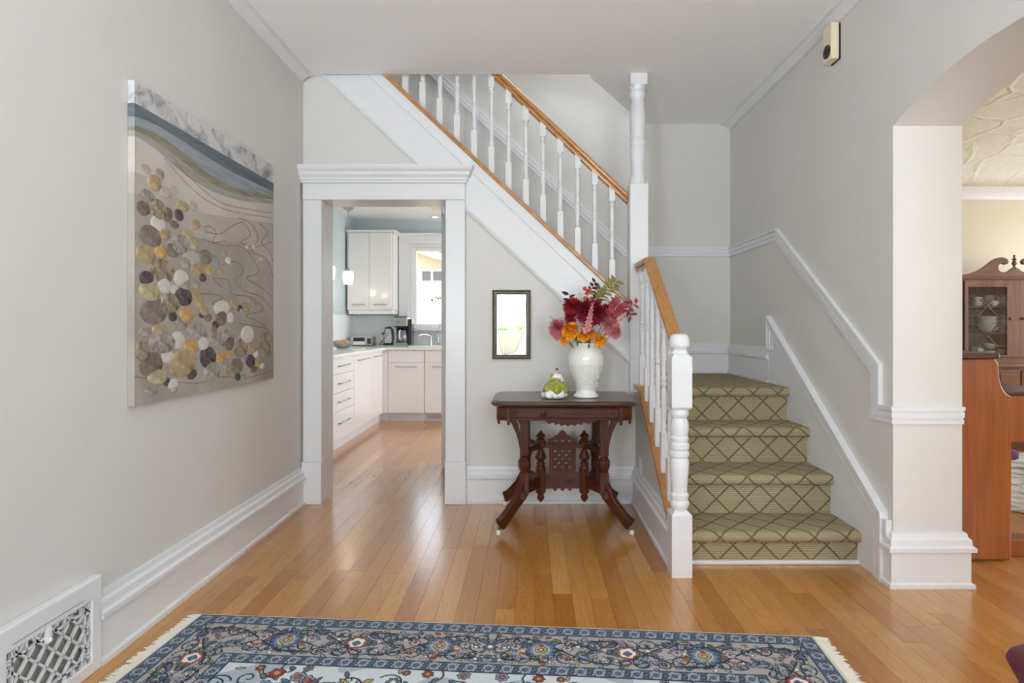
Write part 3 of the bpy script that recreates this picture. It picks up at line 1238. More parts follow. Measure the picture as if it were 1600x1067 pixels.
# door chime on the right wall, high up
ch = thing('door_chime', (XR, 3.1, 2.655), 'cream door chime box with a round dark speaker, high on the right wall', 'door chime')
MB().box(XR - 0.050, XR - 0.006, 3.055, 3.140, 2.655, 2.852).build('case', 'cream_plastic', ch, bevel=0.004)
MB().box(XR - 0.006, XR, 3.050, 3.136, 2.650, 2.845).build('back_plate', 'black_plastic', ch)  # black slab drawn as the shadow line between case and wall
MB().lathe([(0.034, 0), (0.034, 0.005), (0.028, 0.008), (0.012, 0.008), (0.010, 0.004), (0.0, 0.004)], (0, 0, 0), 24).v
m = MB(Matrix.Translation((XR - 0.050, 3.097, 2.708)) @ Matrix.Rotation(R(-90), 4, 'Y'))
m.lathe([(0.036, 0), (0.036, 0.004), (0.030, 0.006), (0.014, 0.005), (0.012, 0.003), (0.001, 0.003)], (0, 0, 0), 24)
m.build('speaker', 'black_plastic', ch, smooth=True)

# wall socket on the low stair wall
so = thing('wall_socket', (SWX, 3.64, 0.297), 'white wall socket plate on the low wall beside the carved table', 'socket')
MB().box(SWX - 0.006, SWX, 3.605, 3.675, 0.240, 0.355).build('plate', 'white_plastic', so, bevel=0.003)
for zz in (0.272, 0.323):
    MB().box(SWX - 0.008, SWX - 0.005, 3.625, 3.655, zz - 0.015, zz + 0.015).build('outlet', 'white_plastic', so, bevel=0.002)

# ================================================================== wall hanging
def fabric(name, c1, c2, scale=14.0, contrast=(0.35, 0.65), weave=True, stretch=(1, 1, 1)):
    t = NT(name)
    mp = t.pos(stretch)
    nz = t.noise(mp, scale, 5, 0.62, 0.6)
    r = t.ramp(nz, 'Fac', [(contrast[0], tuple(0.96 * v for v in c1)), (contrast[1], tuple(0.96 * v for v in c2))])
    t.col((r, 0))
    t.setp(rough=0.92, spec=0.1)
    if weave:
        nb = t.noise(mp, 420, 2)
        t.bump((nb, 'Fac'), 0.15, 0.002)
    MATS[name] = t.m
    return t.m


fabric('cloth_sky', lin(140, 141, 143), lin(204, 204, 204), 11.0, (0.34, 0.56))
fabric('cloth_sea', lin(96, 103, 110), lin(112, 119, 125), 10.0, stretch=(1, .3, 3))
fabric('cloth_shallow', lin(132, 142, 148), lin(156, 162, 164), 14.0, stretch=(1, .3, 3))
fabric('cloth_olive', lin(126, 122, 100), lin(152, 147, 126), 18.0, stretch=(1, .4, 3))
fabric('cloth_sage', lin(146, 146, 136), lin(166, 164, 156), 14.0, stretch=(1, .4, 3))
fabric('cloth_sand', lin(186, 178, 170), lin(202, 194, 186), 4.0)
fabric('cloth_ground', lin(146, 139, 132), lin(178, 171, 162), 2.2, (0.3, 0.7))
fabric('cloth_edge', lin(120, 114, 108), lin(156, 148, 140), 3.5)
fabric('cloth_bank', lin(170, 162, 154), lin(184, 177, 169), 4.0)
fabric('quilt_thread', lin(118, 111, 104), lin(134, 126, 118), 30.0)
STONE = {
    'ochre': (lin(150, 130, 98), lin(190, 172, 134)), 'speck': (lin(122, 115, 108), lin(172, 166, 158)),
    'brown': (lin(104, 88, 78), lin(142, 124, 110)), 'tan': (lin(150, 128, 100), lin(184, 164, 134)),
    'pale': (lin(170, 162, 152), lin(184, 177, 168)), 'white': (lin(194, 188, 182), lin(208, 202, 196)),
    'dark': (lin(66, 60, 62), lin(110, 100, 100)), 'taupe': (lin(112, 104, 96), lin(146, 136, 124)),
    'grey': (lin(128, 122, 116), lin(178, 172, 164)), 'orange': (lin(168, 132, 84), lin(202, 172, 122)),
    'mottle': (lin(112, 98, 80), lin(170, 156, 134)), 'olive': (lin(148, 140, 106), lin(190, 182, 150)),
}
for k, (a, b) in STONE.items():
    fabric('stone_' + k, a, b, 30.0 if k in ('speck', 'mottle', 'dark') else 16.0, (0.38, 0.62))

WX = XL + 0.026                            # face of the hanging
WY0, WY1, WZ0, WZ1 = 2.167, 3.336, 0.895, 2.150
wh = thing('wall_hanging', (XL, (WY0 + WY1) / 2, WZ0), 'quilted seashore wall hanging with appliqued pebbles on the left wall', 'wall art')
MB().box(XL + 0.001, WX, WY0, WY1, WZ0, WZ1).build('stretcher', 'cloth_edge', wh, bevel=0.006)


def wall_pt(px, py):
    """a point of the photograph on the face of the hanging"""
    Y = -WX * FPX / (829.0 - px)
    return (Y, Z(py, Y))


def zz1(lst):                              # points read on an enlarged view
    return [wall_pt(180 + a / 1.975, 110 + b / 1.975) for a, b in lst]


def interp(curve, y):
    c = sorted(curve)
    if y <= c[0][0]:
        s = (c[1][1] - c[0][1]) / (c[1][0] - c[0][0])
        return c[0][1] + s * (y - c[0][0])
    for (a, b), (c2, d) in zip(c[:-1], c[1:]):
        if y <= c2:
            t = (y - a) / (c2 - a)
            return b + (d - b) * t
    (a, b), (c2, d) = c[-2], c[-1]
    return d + (d - b) / (c2 - a) * (y - c2)


def smooth_curve(c, n=40):
    ys = np.linspace(WY0, WY1, n)
    z = np.array([interp(c, y) for y in ys])
    for _ in range(6):
        z[1:-1] = (z[:-2] + 2 * z[1:-1] + z[2:]) / 4
    return list(zip(ys, z))


top_c = [(WY0, WZ1), (WY1, WZ1)]
bands = [
    ('sky_band', 'cloth_sky', None),
    ('sea_band', 'cloth_sea', [(53, 97), (150, 152), (300, 240), (400, 298), (485, 347)]),
    ('shallow_band', 'cloth_shallow', [(53, 140), (100, 155), (150, 180), (220, 227), (300, 278), (380, 325), (485, 372)]),
    ('weed_band', 'cloth_olive', [(53, 170), (100, 180), (160, 215), (220, 265), (300, 332), (380, 368), (485, 388)]),
    ('foam_band', 'cloth_sage', [(53, 184), (100, 200), (160, 242), (220, 292), (300, 352), (380, 385), (485, 398)]),
    ('sand_band', 'cloth_sand', [(53, 200), (100, 222), (160, 275), (220, 330), (300, 375), (380, 402), (485, 412)]),
    ('bank_band', 'cloth_bank', [(53, 310), (130, 345), (200, 400), (260, 440), (340, 452), (400, 460), (485, 470)]),
    ('shore_band', 'cloth_ground', [(53, 372), (120, 420), (200, 500), (300, 530), (400, 530), (485, 600)]),
]
curves = [top_c] + [smooth_curve(zz1(b[2])) for b in bands[1:]] + [[(WY0, WZ0), (WY1, WZ0)]]
for i, (nm, mt, _) in enumerate(bands):
    ys = np.linspace(WY0, WY1, 40)
    up = [(y, min(WZ1, interp(curves[i], y))) for y in ys]
    dn = [(y, interp(curves[i + 1], y)) for y in ys]
    th = 0.0014 + 0.0005 * (i % 3)
    m = MB()
    vs = [(WX + th, *p) for p in up] + [(WX + th, *p) for p in dn] + [(WX - 0.001, *p) for p in up] + [(WX - 0.001, *p) for p in dn]
    n = 40
    fs = [(k, k + 1, n + k + 1, n + k) for k in range(n - 1)]
    fs += [(k, 2 * n + k, 2 * n + k + 1, k + 1) for k in range(n - 1)]
    fs += [(n + k, n + k + 1, 3 * n + k + 1, 3 * n + k) for k in range(n - 1)]
    # wrap onto the near side of the stretcher
    m._add(vs, fs)
    a, b = dn[0][1], up[0][1]
    m.box(XL + 0.001, WX + th, WY0 - 0.0016, WY0 + 0.001, a, b)
    m.build(nm, mt, wh)

P3 = [(170, 20, 45, 40, 'pale'), (285, 65, 42, 45, 'grey'), (335, 215, 45, 50, 'pale'), (400, 195, 35, 40, 'pale'), (565, 325, 40, 45, 'pale'),
      (245, 135, 58, 68, 'ochre'), (180, 250, 65, 65, 'speck'), (150, 350, 58, 62, 'brown'), (280, 360, 70, 80, 'mottle'), (350, 400, 48, 60, 'brown'),
      (480, 330, 52, 45, 'ochre'), (447, 407, 38, 47, 'dark'), (275, 475, 58, 70, 'white'), (410, 485, 35, 35, 'brown'),
      (585, 483, 38, 45, 'tan'), (640, 535, 38, 42, 'pale'), (205, 580, 95, 95, 'taupe'), (330, 565, 48, 48, 'tan'), (525, 570, 45, 50, 'olive'), (572, 650, 38, 48, 'olive'),
      (460, 650, 72, 80, 'speck'), (395, 700, 55, 62, 'taupe'), (170, 725, 80, 80, 'tan'), (295, 715, 55, 52, 'orange'), (555, 765, 70, 65, 'pale'), (505, 805, 42, 45, 'grey'),
      (670, 755, 50, 62, 'taupe'), (605, 858, 58, 65, 'tan'), (695, 860, 32, 40, 'orange'), (645, 928, 30, 35, 'dark'), (310, 870, 105, 100, 'mottle'), (175, 930, 60, 62, 'dark'),
      (465, 930, 60, 70, 'white'), (590, 975, 38, 40, 'grey'), (325, 995, 55, 62, 'white'), (500, 985, 45, 50, 'grey'), (410, 1025, 35, 40, 'white')]
P4 = [(205, 80, 88, 85, 'olive'), (485, 125, 72, 80, 'dark'), (575, 105, 50, 50, 'tan'), (620, 172, 42, 48, 'ochre'), (660, 240, 42, 45, 'tan'), (635, 280, 22, 25, 'dark'), (690, 298, 32, 38, 'taupe'),
      (375, 180, 80, 88, 'mottle'), (240, 245, 120, 112, 'taupe'), (395, 290, 36, 45, 'dark'), (512, 270, 60, 70, 'orange'), (465, 340, 55, 60, 'speck'), (170, 415, 55, 45, 'grey'),
      (285, 400, 60, 58, 'tan'), (605, 420, 88, 82, 'grey'), (435, 490, 62, 78, 'white'), (315, 510, 110, 90, 'speck'), (550, 540, 72, 65, 'orange'), (650, 515, 48, 55, 'white'),
      (140, 580, 60, 90, 'mottle'), (350, 620, 50, 60, 'white'), (215, 690, 105, 100, 'brown'), (480, 680, 115, 115, 'tan'), (690, 630, 72, 90, 'dark'), (555, 770, 42, 45, 'dark'),
      (270, 795, 80, 70, 'olive'), (345, 835, 30, 40, 'dark'), (397, 852, 45, 42, 'white'), (405, 895, 25, 25, 'pale'), (215, 910, 55, 45, 'speck')]
P5 = [(222, 35, 20, 28, 'white'), (162, 110, 22, 30, 'tan'), (175, 395, 62, 60, 'white'), (170, 470, 45, 55, 'brown'), (237, 467, 27, 40, 'white'), (127, 520, 26, 32, 'dark'),
      (112, 558, 24, 28, 'taupe'), (270, 362, 32, 44, 'tan'), (357, 387, 30, 38, 'tan'), (313, 400, 22, 30, 'dark'), (318, 418, 16, 20, 'pale'), (410, 345, 38, 35, 'grey'),
      (222, 600, 50, 52, 'grey'), (232, 660, 36, 55, 'brown'), (140, 640, 62, 70, 'grey'), (232, 745, 25, 28, 'orange'), (370, 595, 52, 65, 'white'), (322, 700, 56, 75, 'mottle'),
      (410, 690, 36, 45, 'tan'), (165, 765, 35, 50, 'orange'), (197, 820, 38, 52, 'grey'), (100, 878, 62, 75, 'grey'), (208, 880, 25, 30, 'tan'), (287, 835, 48, 65, 'taupe'),
      (295, 915, 22, 30, 'dark'), (335, 915, 22, 25, 'tan'), (340, 770, 26, 38, 'grey'), (392, 795, 36, 50, 'dark'), (447, 805, 24, 35, 'ochre'), (432, 745, 22, 25, 'white'), (478, 830, 18, 25, 'white'),
      (415, 860, 22, 25, 'brown'), (505, 655, 50, 72, 'mottle'), (530, 738, 20, 30, 'taupe'), (488, 735, 16, 25, 'tan'),
      (363, -68, 14, 18, 'white'), (412, -68, 14, 18, 'white'), (192, -20, 22, 26, 'tan'), (468, 22, 12, 14, 'white')]
stones = []
for lst, ox, oy, sc in ((P3, 195, 260, 5.333), (P4, 195, 440, 5.333), (P5, 310, 400, 4.846)):
    for (a, b, ra, rb, c) in lst:
        stones.append((ox + a / sc, oy + b / sc, ra / sc, rb / sc, c))
for i, (px, py, ra, rb, c) in enumerate(stones):
    yc, zc = wall_pt(px, py)
    y0, _ = wall_pt(px - ra, py)
    y1, _ = wall_pt(px + ra, py)
    ry = abs(y1 - y0) / 2
    rz = rb * yc / FPX
    hgt = 0.0022 + 0.0012 * (i % 3) + 0.012 * min(ry, rz)
    ph = random.uniform(0, 6.28)
    e = random.uniform(0.02, 0.07)
    vs, fs = [], []
    S, K = 22, 4
    for j in range(K + 1):
        t = j / K
        rr = math.cos(t * math.pi / 2) if j < K else 0.12
        rr = [1.0, 0.985, 0.90, 0.6, 0.15][j]
        hh = [0.0, 0.45, 0.75, 0.95, 1.0][j] * hgt
        for k in range(S):
            a = 2 * math.pi * k / S
            w = 1 + e * math.sin(2 * a + ph) + e * 0.5 * math.sin(3 * a + 2 * ph)
            yy = yc + ry * rr * w * math.cos(a)
            zz = zc + rz * rr * w * math.sin(a)
            vs.append((WX + 0.0015 + hh, min(max(yy, WY0 + 0.002), WY1 - 0.002), zz))
    for j in range(K):
        for k in range(S):
            fs.append((j * S + k, j * S + (k + 1) % S, (j + 1) * S + (k + 1) % S, (j + 1) * S + k))
    fs.append(tuple(range(K * S, (K + 1) * S)))
    m = MB()
    m._add(vs, fs)
    m.build('pebble', 'stone_' + c, wh, smooth=60)


# quilting lines on the sand
def quilt(pts):
    P = zz1(pts)
    # Catmull-Rom
    out = []
    for i in range(len(P) - 1):
        p0 = P[max(i - 1, 0)]
        p1, p2 = P[i], P[i + 1]
        p3 = P[min(i + 2, len(P) - 1)]
        for k in range(6):
            t = k / 6
            out.append(tuple(0.5 * (2 * p1[d] + (p2[d] - p0[d]) * t + (2 * p0[d] - 5 * p1[d] + 4 * p2[d] - p3[d]) * t * t +
                                    (3 * p1[d] - p0[d] - 3 * p2[d] + p3[d]) * t ** 3) for d in (0, 1)))
    out.append(P[-1])
    m = MB()
    m.tube([(WX + 0.0022, min(max(a, WY0), WY1), b) for a, b in out], 0.0017, 4)
    m.build('stitch_line', 'quilt_thread', wh)


for q in ([(255, 490), (320, 505), (360, 480), (395, 470), (415, 510), (385, 530), (430, 545), (480, 530)],
          [(270, 520), (330, 540), (390, 545), (430, 590), (440, 625), (405, 640), (450, 670), (485, 700)],
          [(330, 600), (370, 590), (395, 620), (370, 650), (400, 680), (450, 700), (484, 740)],
          [(300, 640), (350, 650), (360, 690), (420, 700), (455, 740), (400, 755), (450, 780), (485, 820)],
          [(380, 455), (420, 475), (440, 520), (420, 560), (465, 580), (485, 640)],
          [(440, 470), (470, 500), (450, 530), (475, 560), (486, 590)],
          [(250, 560), (300, 570), (320, 600), (300, 640), (330, 670)],
          [(170, 250), (200, 300), (260, 360), (330, 410), (420, 430), (485, 440)],
          [(150, 270), (210, 340), (280, 400), (360, 435), (484, 455)],
          [(380, 780), (430, 790), (470, 800), (486, 850)],
          [(60, 945), (150, 955), (250, 965), (330, 945), (400, 950), (486, 925)],
          [(240, 690), (290, 690), (330, 700), (300, 720), (350, 730)],
          [(255, 500), (285, 480), (310, 500), (300, 530), (340, 525)]):
    quilt(q)

# ================================================================== rug
RL, RW = 2.462, 1.62
rug_c = Vector((-1.367, 2.340, 0))
rug_u = Vector((2.455, -0.168, 0)).normalized()
rug_v = Vector((rug_u.y, -rug_u.x, 0))
rug_v = Vector((-0.0683, -0.9977, 0))


def disc(U, V, cu, cv, r):
    return np.hypot(U - cu, V - cv) - r


def petal_ring(U, V, cu, cv, r, n, depth=0.25, ph=0.0):
    a = np.arctan2(V - cv, U - cu)
    return np.hypot(U - cu, V - cv) - r * (1 - depth + depth * np.abs(np.cos(n * a / 2 + ph)))


C = {k: np.array(lin(*v)) for k, v in dict(navy=(30, 38, 52), ink=(42, 50, 60), blue=(84, 102, 128), sky=(130, 146, 164), ice=(164, 176, 184), beige=(168, 160, 156), sand=(186, 174, 160),
     red=(166, 44, 44), rust=(168, 88, 56), gold=(176, 154, 84), white=(226, 224, 216), teal=(84, 104, 112), olive=(120, 116, 84), cream=(222, 210, 190), field=(204, 210, 212)).items()}


def put(img, sd, col, edge=None, ew=0.0022):
    if edge is not None:
        img[np.abs(sd) < ew] = C[edge]
        img[sd < -ew] = C[col]
    else:
        img[sd < 0] = C[col]


def leaf_sd(U, V, cu, cv, ang, L, w):
    du, dv = U - cu, V - cv
    a = du * math.cos(ang) + dv * math.sin(ang)
    b = -du * math.sin(ang) + dv * math.cos(ang)
    t = np.clip(a / L, 0, 1)
    half = w * np.sin(np.pi * t) ** 0.8
    sd = np.abs(b) - half
    return np.where((a < 0) | (a > L), 1.0, sd)


def stroke(img, S, D, fn, s0, s1, w, col):
    y = fn(S)
    eps = 1e-3
    sl = (fn(S + eps) - fn(S - eps)) / (2 * eps)
    d = np.abs(D - y) / np.sqrt(1 + sl * sl)
    img[(d < w) & (S > s0) & (S < s1)] = C[col]


def curl(img, S, D, cs, cd, r, turns, dirn, ph, w, col):
    a = np.arctan2(D - cd, (S - cs) * dirn)
    rr = np.hypot(S - cs, D - cd)
    k = r / (2 * math.pi * turns)
    best = np.full(S.shape, 9.0)
    for n in range(0, int(turns) + 2):
        th = np.mod(a - ph, 2 * math.pi) + 2 * math.pi * n
        tgt = r - k * th
        ok = (tgt > r * 0.12) & (th < 2 * math.pi * turns)
        best = np.minimum(best, np.where(ok, np.abs(rr - tgt), 9.0))
    img[best < w] = C[col]


def border(S, D):
    """main border: S along (0 = middle of the side), D in 0..0.195 across"""
    img = np.empty(S.shape + (3,))
    img[:] = C['beige']
    h = 0.195
    A = np.abs(S)
    # small ground flowers
    r2 = np.random.default_rng(3)
    for _ in range(420):
        cs, cd = r2.uniform(0, 1.25), r2.uniform(0.010, h - 0.010)
        kind = r2.integers(0, 7)
        if kind < 3:
            put(img, leaf_sd(A, D, cs, cd, r2.uniform(0, 6.28), r2.uniform(0.02, 0.042), r2.uniform(0.005, 0.010)), ['sky', 'rust' if r2.random() < .35 else 'blue', 'teal'][kind], 'navy', 0.0019)
        else:
            put(img, petal_ring(A, D, cs, cd, r2.uniform(0.007, 0.011), 5, 0.3), ['white', 'gold', 'ice', 'sky'][kind - 3], 'ink', 0.0014)
    # scrolling vines
    per = 0.62
    for (ph, amp, col, w) in ((0.0, 0.070, 'navy', 0.0042), (math.pi, 0.070, 'navy', 0.0038), (1.6, 0.045, 'ink', 0.0024)):
        stroke(img, A, D, lambda s: h / 2 + amp * np.sin(2 * math.pi * s / per + ph + 0.5), 0.02, 1.3, w, col)
    r3 = np.random.default_rng(5)
    for k in range(36):
        cs = 0.03 + k * 0.035
        up = 1 if k % 2 else -1
        cd = h / 2 + up * r3.uniform(0.035, 0.062)
        curl(img, A, D, cs, cd, r3.uniform(0.022, 0.040), 1.25, 1 if r3.random() < .5 else -1, r3.uniform(0, 6.28), 0.0030, 'navy')
        put(img, leaf_sd(A, D, cs + 0.02, cd, r3.uniform(-0.6, 0.6) + (0 if k % 3 else math.pi), 0.050, 0.0105), 'sky' if k % 2 else 'blue', 'navy', 0.0026)
        put(img, petal_ring(A, D, cs + 0.01, h / 2 - up * 0.05, 0.012, 5, 0.3), 'ice', 'navy', 0.0018)
        put(img, disc(A, D, cs + 0.01, h / 2 - up * 0.05, 0.0045), 'red' if k % 3 else 'gold')
    # palmettes
    for cs, kind in ((0.0, 'heart'), (0.19, 'blue'), (0.505, 'flame'), (0.78, 'blue'), (1.10, 'flame')):
        cd = h / 2
        if kind == 'blue':
            put(img, petal_ring(A, D, cs, cd, 0.058, 11, 0.22), 'blue', 'navy', 0.0024)
            put(img, petal_ring(A, D, cs, cd, 0.044, 9, 0.2), 'sky', 'blue', 0.0024)
            put(img, petal_ring(A, D, cs, cd, 0.030, 5, 0.12), 'white')
            put(img, petal_ring(A, D, cs, cd, 0.025, 5, 0.12), 'gold', 'navy', 0.002)
            put(img, disc(A, D, cs, cd, 0.010), 'ice', 'ink', 0.002)
            put(img, disc(A, D, cs, cd - 0.026, 0.009), 'red')
            put(img, leaf_sd(A, D, cs, cd + 0.03, math.pi / 2, 0.03, 0.006), 'gold', 'ink', 0.0016)
            for sg in (-1, 1):
                c2 = cs + sg * 0.095
                put(img, petal_ring(A, D, c2, cd - 0.012, 0.021, 6, 0.3), 'ice', 'ink', 0.002)
                put(img, disc(A, D, c2, cd - 0.016, 0.008), 'red')
                put(img, leaf_sd(A, D, c2 - 0.012 * sg, cd + 0.03, 0.4 * sg, 0.03, 0.006), 'rust', 'rust')
        elif kind == 'flame':
            for k in range(9):
                a = math.pi * (1.0 + k / 8.0)
                put(img, leaf_sd(A, D, cs, cd + 0.012, a, 0.062, 0.008), 'olive' if k % 2 else 'teal', 'ink', 0.002)
            put(img, petal_ring(A, D, cs, cd, 0.038, 5, 0.2), 'rust')
            put(img, petal_ring(A, D, cs, cd, 0.033, 5, 0.2), 'white', 'red', 0.002)
            put(img, petal_ring(A, D, cs, cd + 0.004, 0.015, 4, 0.3), 'blue', 'navy', 0.0024)
            put(img, disc(A, D, cs, cd + 0.036, 0.008), 'red')
        else:
            for sg in (-1, 1):
                curl(img, S, D, sg * 0.034, cd + 0.0, 0.044, 0.8, sg, -0.4, 0.0032, 'navy')
            put(img, petal_ring(A, D, 0, cd - 0.008, 0.024, 8, 0.25), 'blue', 'navy', 0.0022)
            put(img, disc(A, D, 0, cd - 0.008, 0.009), 'white')
            put(img, disc(A, D, 0, cd + 0.020, 0.006), 'rust')
    return img


def guard(S, D, w):
    img = np.empty(S.shape + (3,))
    img[:] = C['blue'] * 0.85
    per = 0.064
    q = np.mod(S, per) - per / 2
    n = np.floor(S / per).astype(int)
    put(img, petal_ring(q, D, 0.0, w / 2, 0.021, 7, 0.25), 'sky', 'ice', 0.0024)
    put(img, petal_ring(q, D, 0.0, w / 2, 0.009, 5, 0.25), 'blue', 'ink', 0.002)
    put(img, disc(q, D, 0.0, w / 2, 0.0035), 'rust')
    q2 = np.mod(S + per / 2, per) - per / 2
    put(img, leaf_sd(q2, D, -0.010, w / 2 + 0.014, -0.9, 0.034, 0.008), 'teal', 'navy', 0.0022)
    put(img, disc(q2, D, 0.012, w / 2 + 0.012, 0.006), 'ice', 'ink', 0.0016)
    put(img, disc(q2, D, -0.012, w / 2 - 0.012, 0.006), 'ice', 'ink', 0.0016)
    e = np.minimum(D, w - D)
    img[e < 0.0042] = C['navy']
    return img


def field(U, V):
    img = np.empty(U.shape + (3,))
    img[:] = C['field']
    A = np.abs(U - RL / 2)
    r2 = np.random.default_rng(9)
    n1 = np.sin(9 * A + 3 * np.sin(7 * V)) + np.sin(13 * V + 4 * np.sin(5 * A))
    img[n1 > 0.75] = C['ice']
    for _ in range(110):
        a = r2.uniform(0, 0.92)
        v = r2.uniform(0.33, 1.3)
        curl(img, A, V, a, v, r2.uniform(0.03, 0.055), 1.3, 1 if r2.random() < .5 else -1, r2.uniform(0, 6.28), 0.0034, 'navy')
    for _ in range(420):
        a = r2.uniform(0, 0.92)
        v = r2.uniform(0.33, 1.3)
        k = r2.integers(0, 6)
        if k < 3:
            put(img, leaf_sd(A, V, a, v, r2.uniform(0, 6.28), r2.uniform(.025, .05), r2.uniform(.006, .010)), ['blue', 'teal', 'gold'][k], 'navy', 0.002)
        else:
            r = r2.uniform(0.012, 0.03)
            put(img, petal_ring(A, V, a, v, r, 7, .25), ['blue', 'red', 'sky'][k - 3], 'navy', 0.0022)
            put(img, petal_ring(A, V, a, v, r * .5, 5, .25), ['white', 'gold', 'rust'][k - 3], 'ink', 0.0018)
    # scalloped edge of the field
    return img


def rug_colour(U, V):
    img = np.empty(U.shape + (3,))
    side = np.stack([V, U, RL - U, RW - V])
    wh_ = np.argmin(side, 0)
    D = side.min(0)
    S = np.where((wh_ == 0) | (wh_ == 3), U - RL / 2, V - RW / 2)
    img[:] = C['cream']
    d0, d1, d2, d3 = 0.010, 0.072, 0.267, 0.318
    k = (D >= d0) & (D < d1)
    g = guard(S, D - d0, d1 - d0)
    img[k] = g[k]
    k = (D >= d1) & (D < d2)
    S2 = np.where((wh_ == 0) | (wh_ == 3), S, S * 1.0)
    g = border(S2, D - d1)
    img[k] = g[k]
    k = (D >= d2) & (D < d3)
    g = guard(S + 0.02, D - d2, d3 - d2)
    img[k] = g[k]
    k = D >= d3
    g = field(U, V)
    img[k] = g[k]
    img[np.abs(D - d1) < 0.0022] = C['ink']
    img[np.abs(D - d2) < 0.0022] = C['ink']
    img[np.abs(D - d3) < 0.003] = C['ink']
    return img


rug = thing('persian_rug', (-0.2, 1.45, 0), 'blue and grey floral bordered rug with white fringe on the oak floor', 'rug')
du = 0.0024
us = np.linspace(0, RL, int(RL / du) + 1)
vs_ = np.concatenate([np.linspace(0, 0.50, int(0.50 / du) + 1), np.linspace(0.50, RW, 90)[1:]])
U, V = np.meshgrid(us, vs_)
RGB = rug_colour(U, V)
edge = np.minimum.reduce([V, U, RL - U, RW - V])
Hh = 0.0105 * np.clip(edge / 0.006, 0, 1) ** 0.5 + 0.0006 * np.sin(U * 9) * np.sin(V * 7)
P = (np.array(rug_c)[None, None, :] + U[..., None] * np.array(rug_u) + V[..., None] * np.array(rug_v))
P[..., 2] = 0.001 + np.maximum(Hh, 0)
nv_, nu_ = U.shape
me = bpy.data.meshes.new('pile')
idx = np.arange(nv_ * nu_).reshape(nv_, nu_)
quads = np.stack([idx[:-1, :-1], idx[1:, :-1], idx[1:, 1:], idx[:-1, 1:]], -1).reshape(-1, 4)
co = (P.reshape(-1, 3) - np.array(OFF[rug])).astype(np.float32)
me.vertices.add(len(co))
me.vertices.foreach_set('co', co.ravel())
me.loops.add(quads.size)
me.loops.foreach_set('vertex_index', quads.ravel().astype(np.int32))
me.polygons.add(len(quads))
me.polygons.foreach_set('loop_start', np.arange(0, quads.size, 4, dtype=np.int32))
me.update(calc_edges=True)
me.validate()
ca = me.color_attributes.new('pile', 'FLOAT_COLOR', 'POINT')
rgba = np.concatenate([RGB.reshape(-1, 3), np.ones((nv_ * nu_, 1))], 1).astype(np.float32)
ca.data.foreach_set('color', rgba.ravel())
me.materials.append(MATS['rug_pile'])
o = bpy.data.objects.new('pile', me)
COL.objects.link(o)
o.parent = rug
# make sure the pile faces up
if me.polygons[0].normal.z < 0:
    me.flip_normals()
# fringes at both short ends
for nm, ubase, sg in (('fringe', 0.0, -1), ('fringe', RL, 1)):
    m = MB()
    k = 0.0
    while k < RW:
        b = rug_c + rug_u * ubase + rug_v * k
        L = random.uniform(0.045, 0.062)
        sway = random.uniform(-0.014, 0.014)
        w = random.uniform(0.0028, 0.0042)
        p0, p1, p2 = b, b + rug_u * sg * L * 0.5 + rug_v * sway * 0.3, b + rug_u * sg * L + rug_v * sway
        vs = []
        for p, ww, zt in ((p0, w, 0.008), (p1, w * 0.9, 0.006), (p2, w * 0.35, 0.0025)):
            vs += [tuple(p - rug_v * ww + Vector((0, 0, 0.001))), tuple(p + Vector((0, 0, zt))), tuple(p + rug_v * ww + Vector((0, 0, 0.001)))]
        m._add(vs, [(0, 1, 4, 3), (1, 2, 5, 4), (3, 4, 7, 6), (4, 5, 8, 7)])
        k += 0.0042
    stuff(m.build(nm, 'fringe', rug, fix=False))

# ================================================================== carved table
TY0, TY1, TZ = 3.245, 3.775, 0.765
TXC, TW = 0.199, 0.432
tb = thing('carved_table', (TXC, (TY0 + TY1) / 2, 0), 'dark carved walnut parlour table on white casters against the hall wall', 'table')


def clipped(x0, x1, y0, y1, c, n=4):
    """rectangle with softly clipped corners"""
    pts = []
    for (cx, cy, a0) in ((x1 - c, y1 - c * .8, 0), (x0 + c, y1 - c * .8, 90), (x0 + c, y0 + c * .8, 180), (x1 - c, y0 + c * .8, 270)):
        for k in range(n + 1):
            a = R(a0 + 90 * k / n)
            pts.append((cx + c * math.cos(a), cy + c * .8 * math.sin(a)))
    return pts


def slab(m, outline_fn, levels):
    """stack of outlines: levels = [(inset, z)]"""
    vs, fs = [], []
    n = None
    for ins, z in levels:
        o_ = outline_fn(ins)
        n = len(o_)
        vs += [(a, b, z) for a, b in o_]
    for j in range(len(levels) - 1):
        for k in range(n):
            fs.append((j * n + k, j * n + (k + 1) % n, (j + 1) * n + (k + 1) % n, (j + 1) * n + k))
    fs.append(tuple(range(n))[::-1])
    fs.append(tuple(range((len(levels) - 1) * n, len(levels) * n)))
    m._add(vs, fs)


m = MB()
slab(m, lambda i: clipped(TXC - TW + i, TXC + TW - i, TY0 + i, TY1 - i, 0.085, 5),
     [(0.030, 0.727), (0.016, 0.731), (0.010, 0.737), (0.002, 0.742), (0.0, 0.750), (0.003, 0.757), (0.010, 0.761), (0.014, 0.765)])
m.build('table_top', 'walnut_top', tb, smooth=35)
AX, AY0, AY1 = TW - 0.032, TY0 + 0.03, TY1 - 0.03
m = MB()
slab(m, lambda i: clipped(TXC - AX + i, TXC + AX - i, AY0 + i, AY1 - i, 0.060, 4), [(0.004, 0.652), (0.0, 0.656), (0.0, 0.664), (0.004, 0.668), (0.004, 0.722), (0, 0.727)])
ap = m.build('apron', 'walnut', tb, smooth=35)
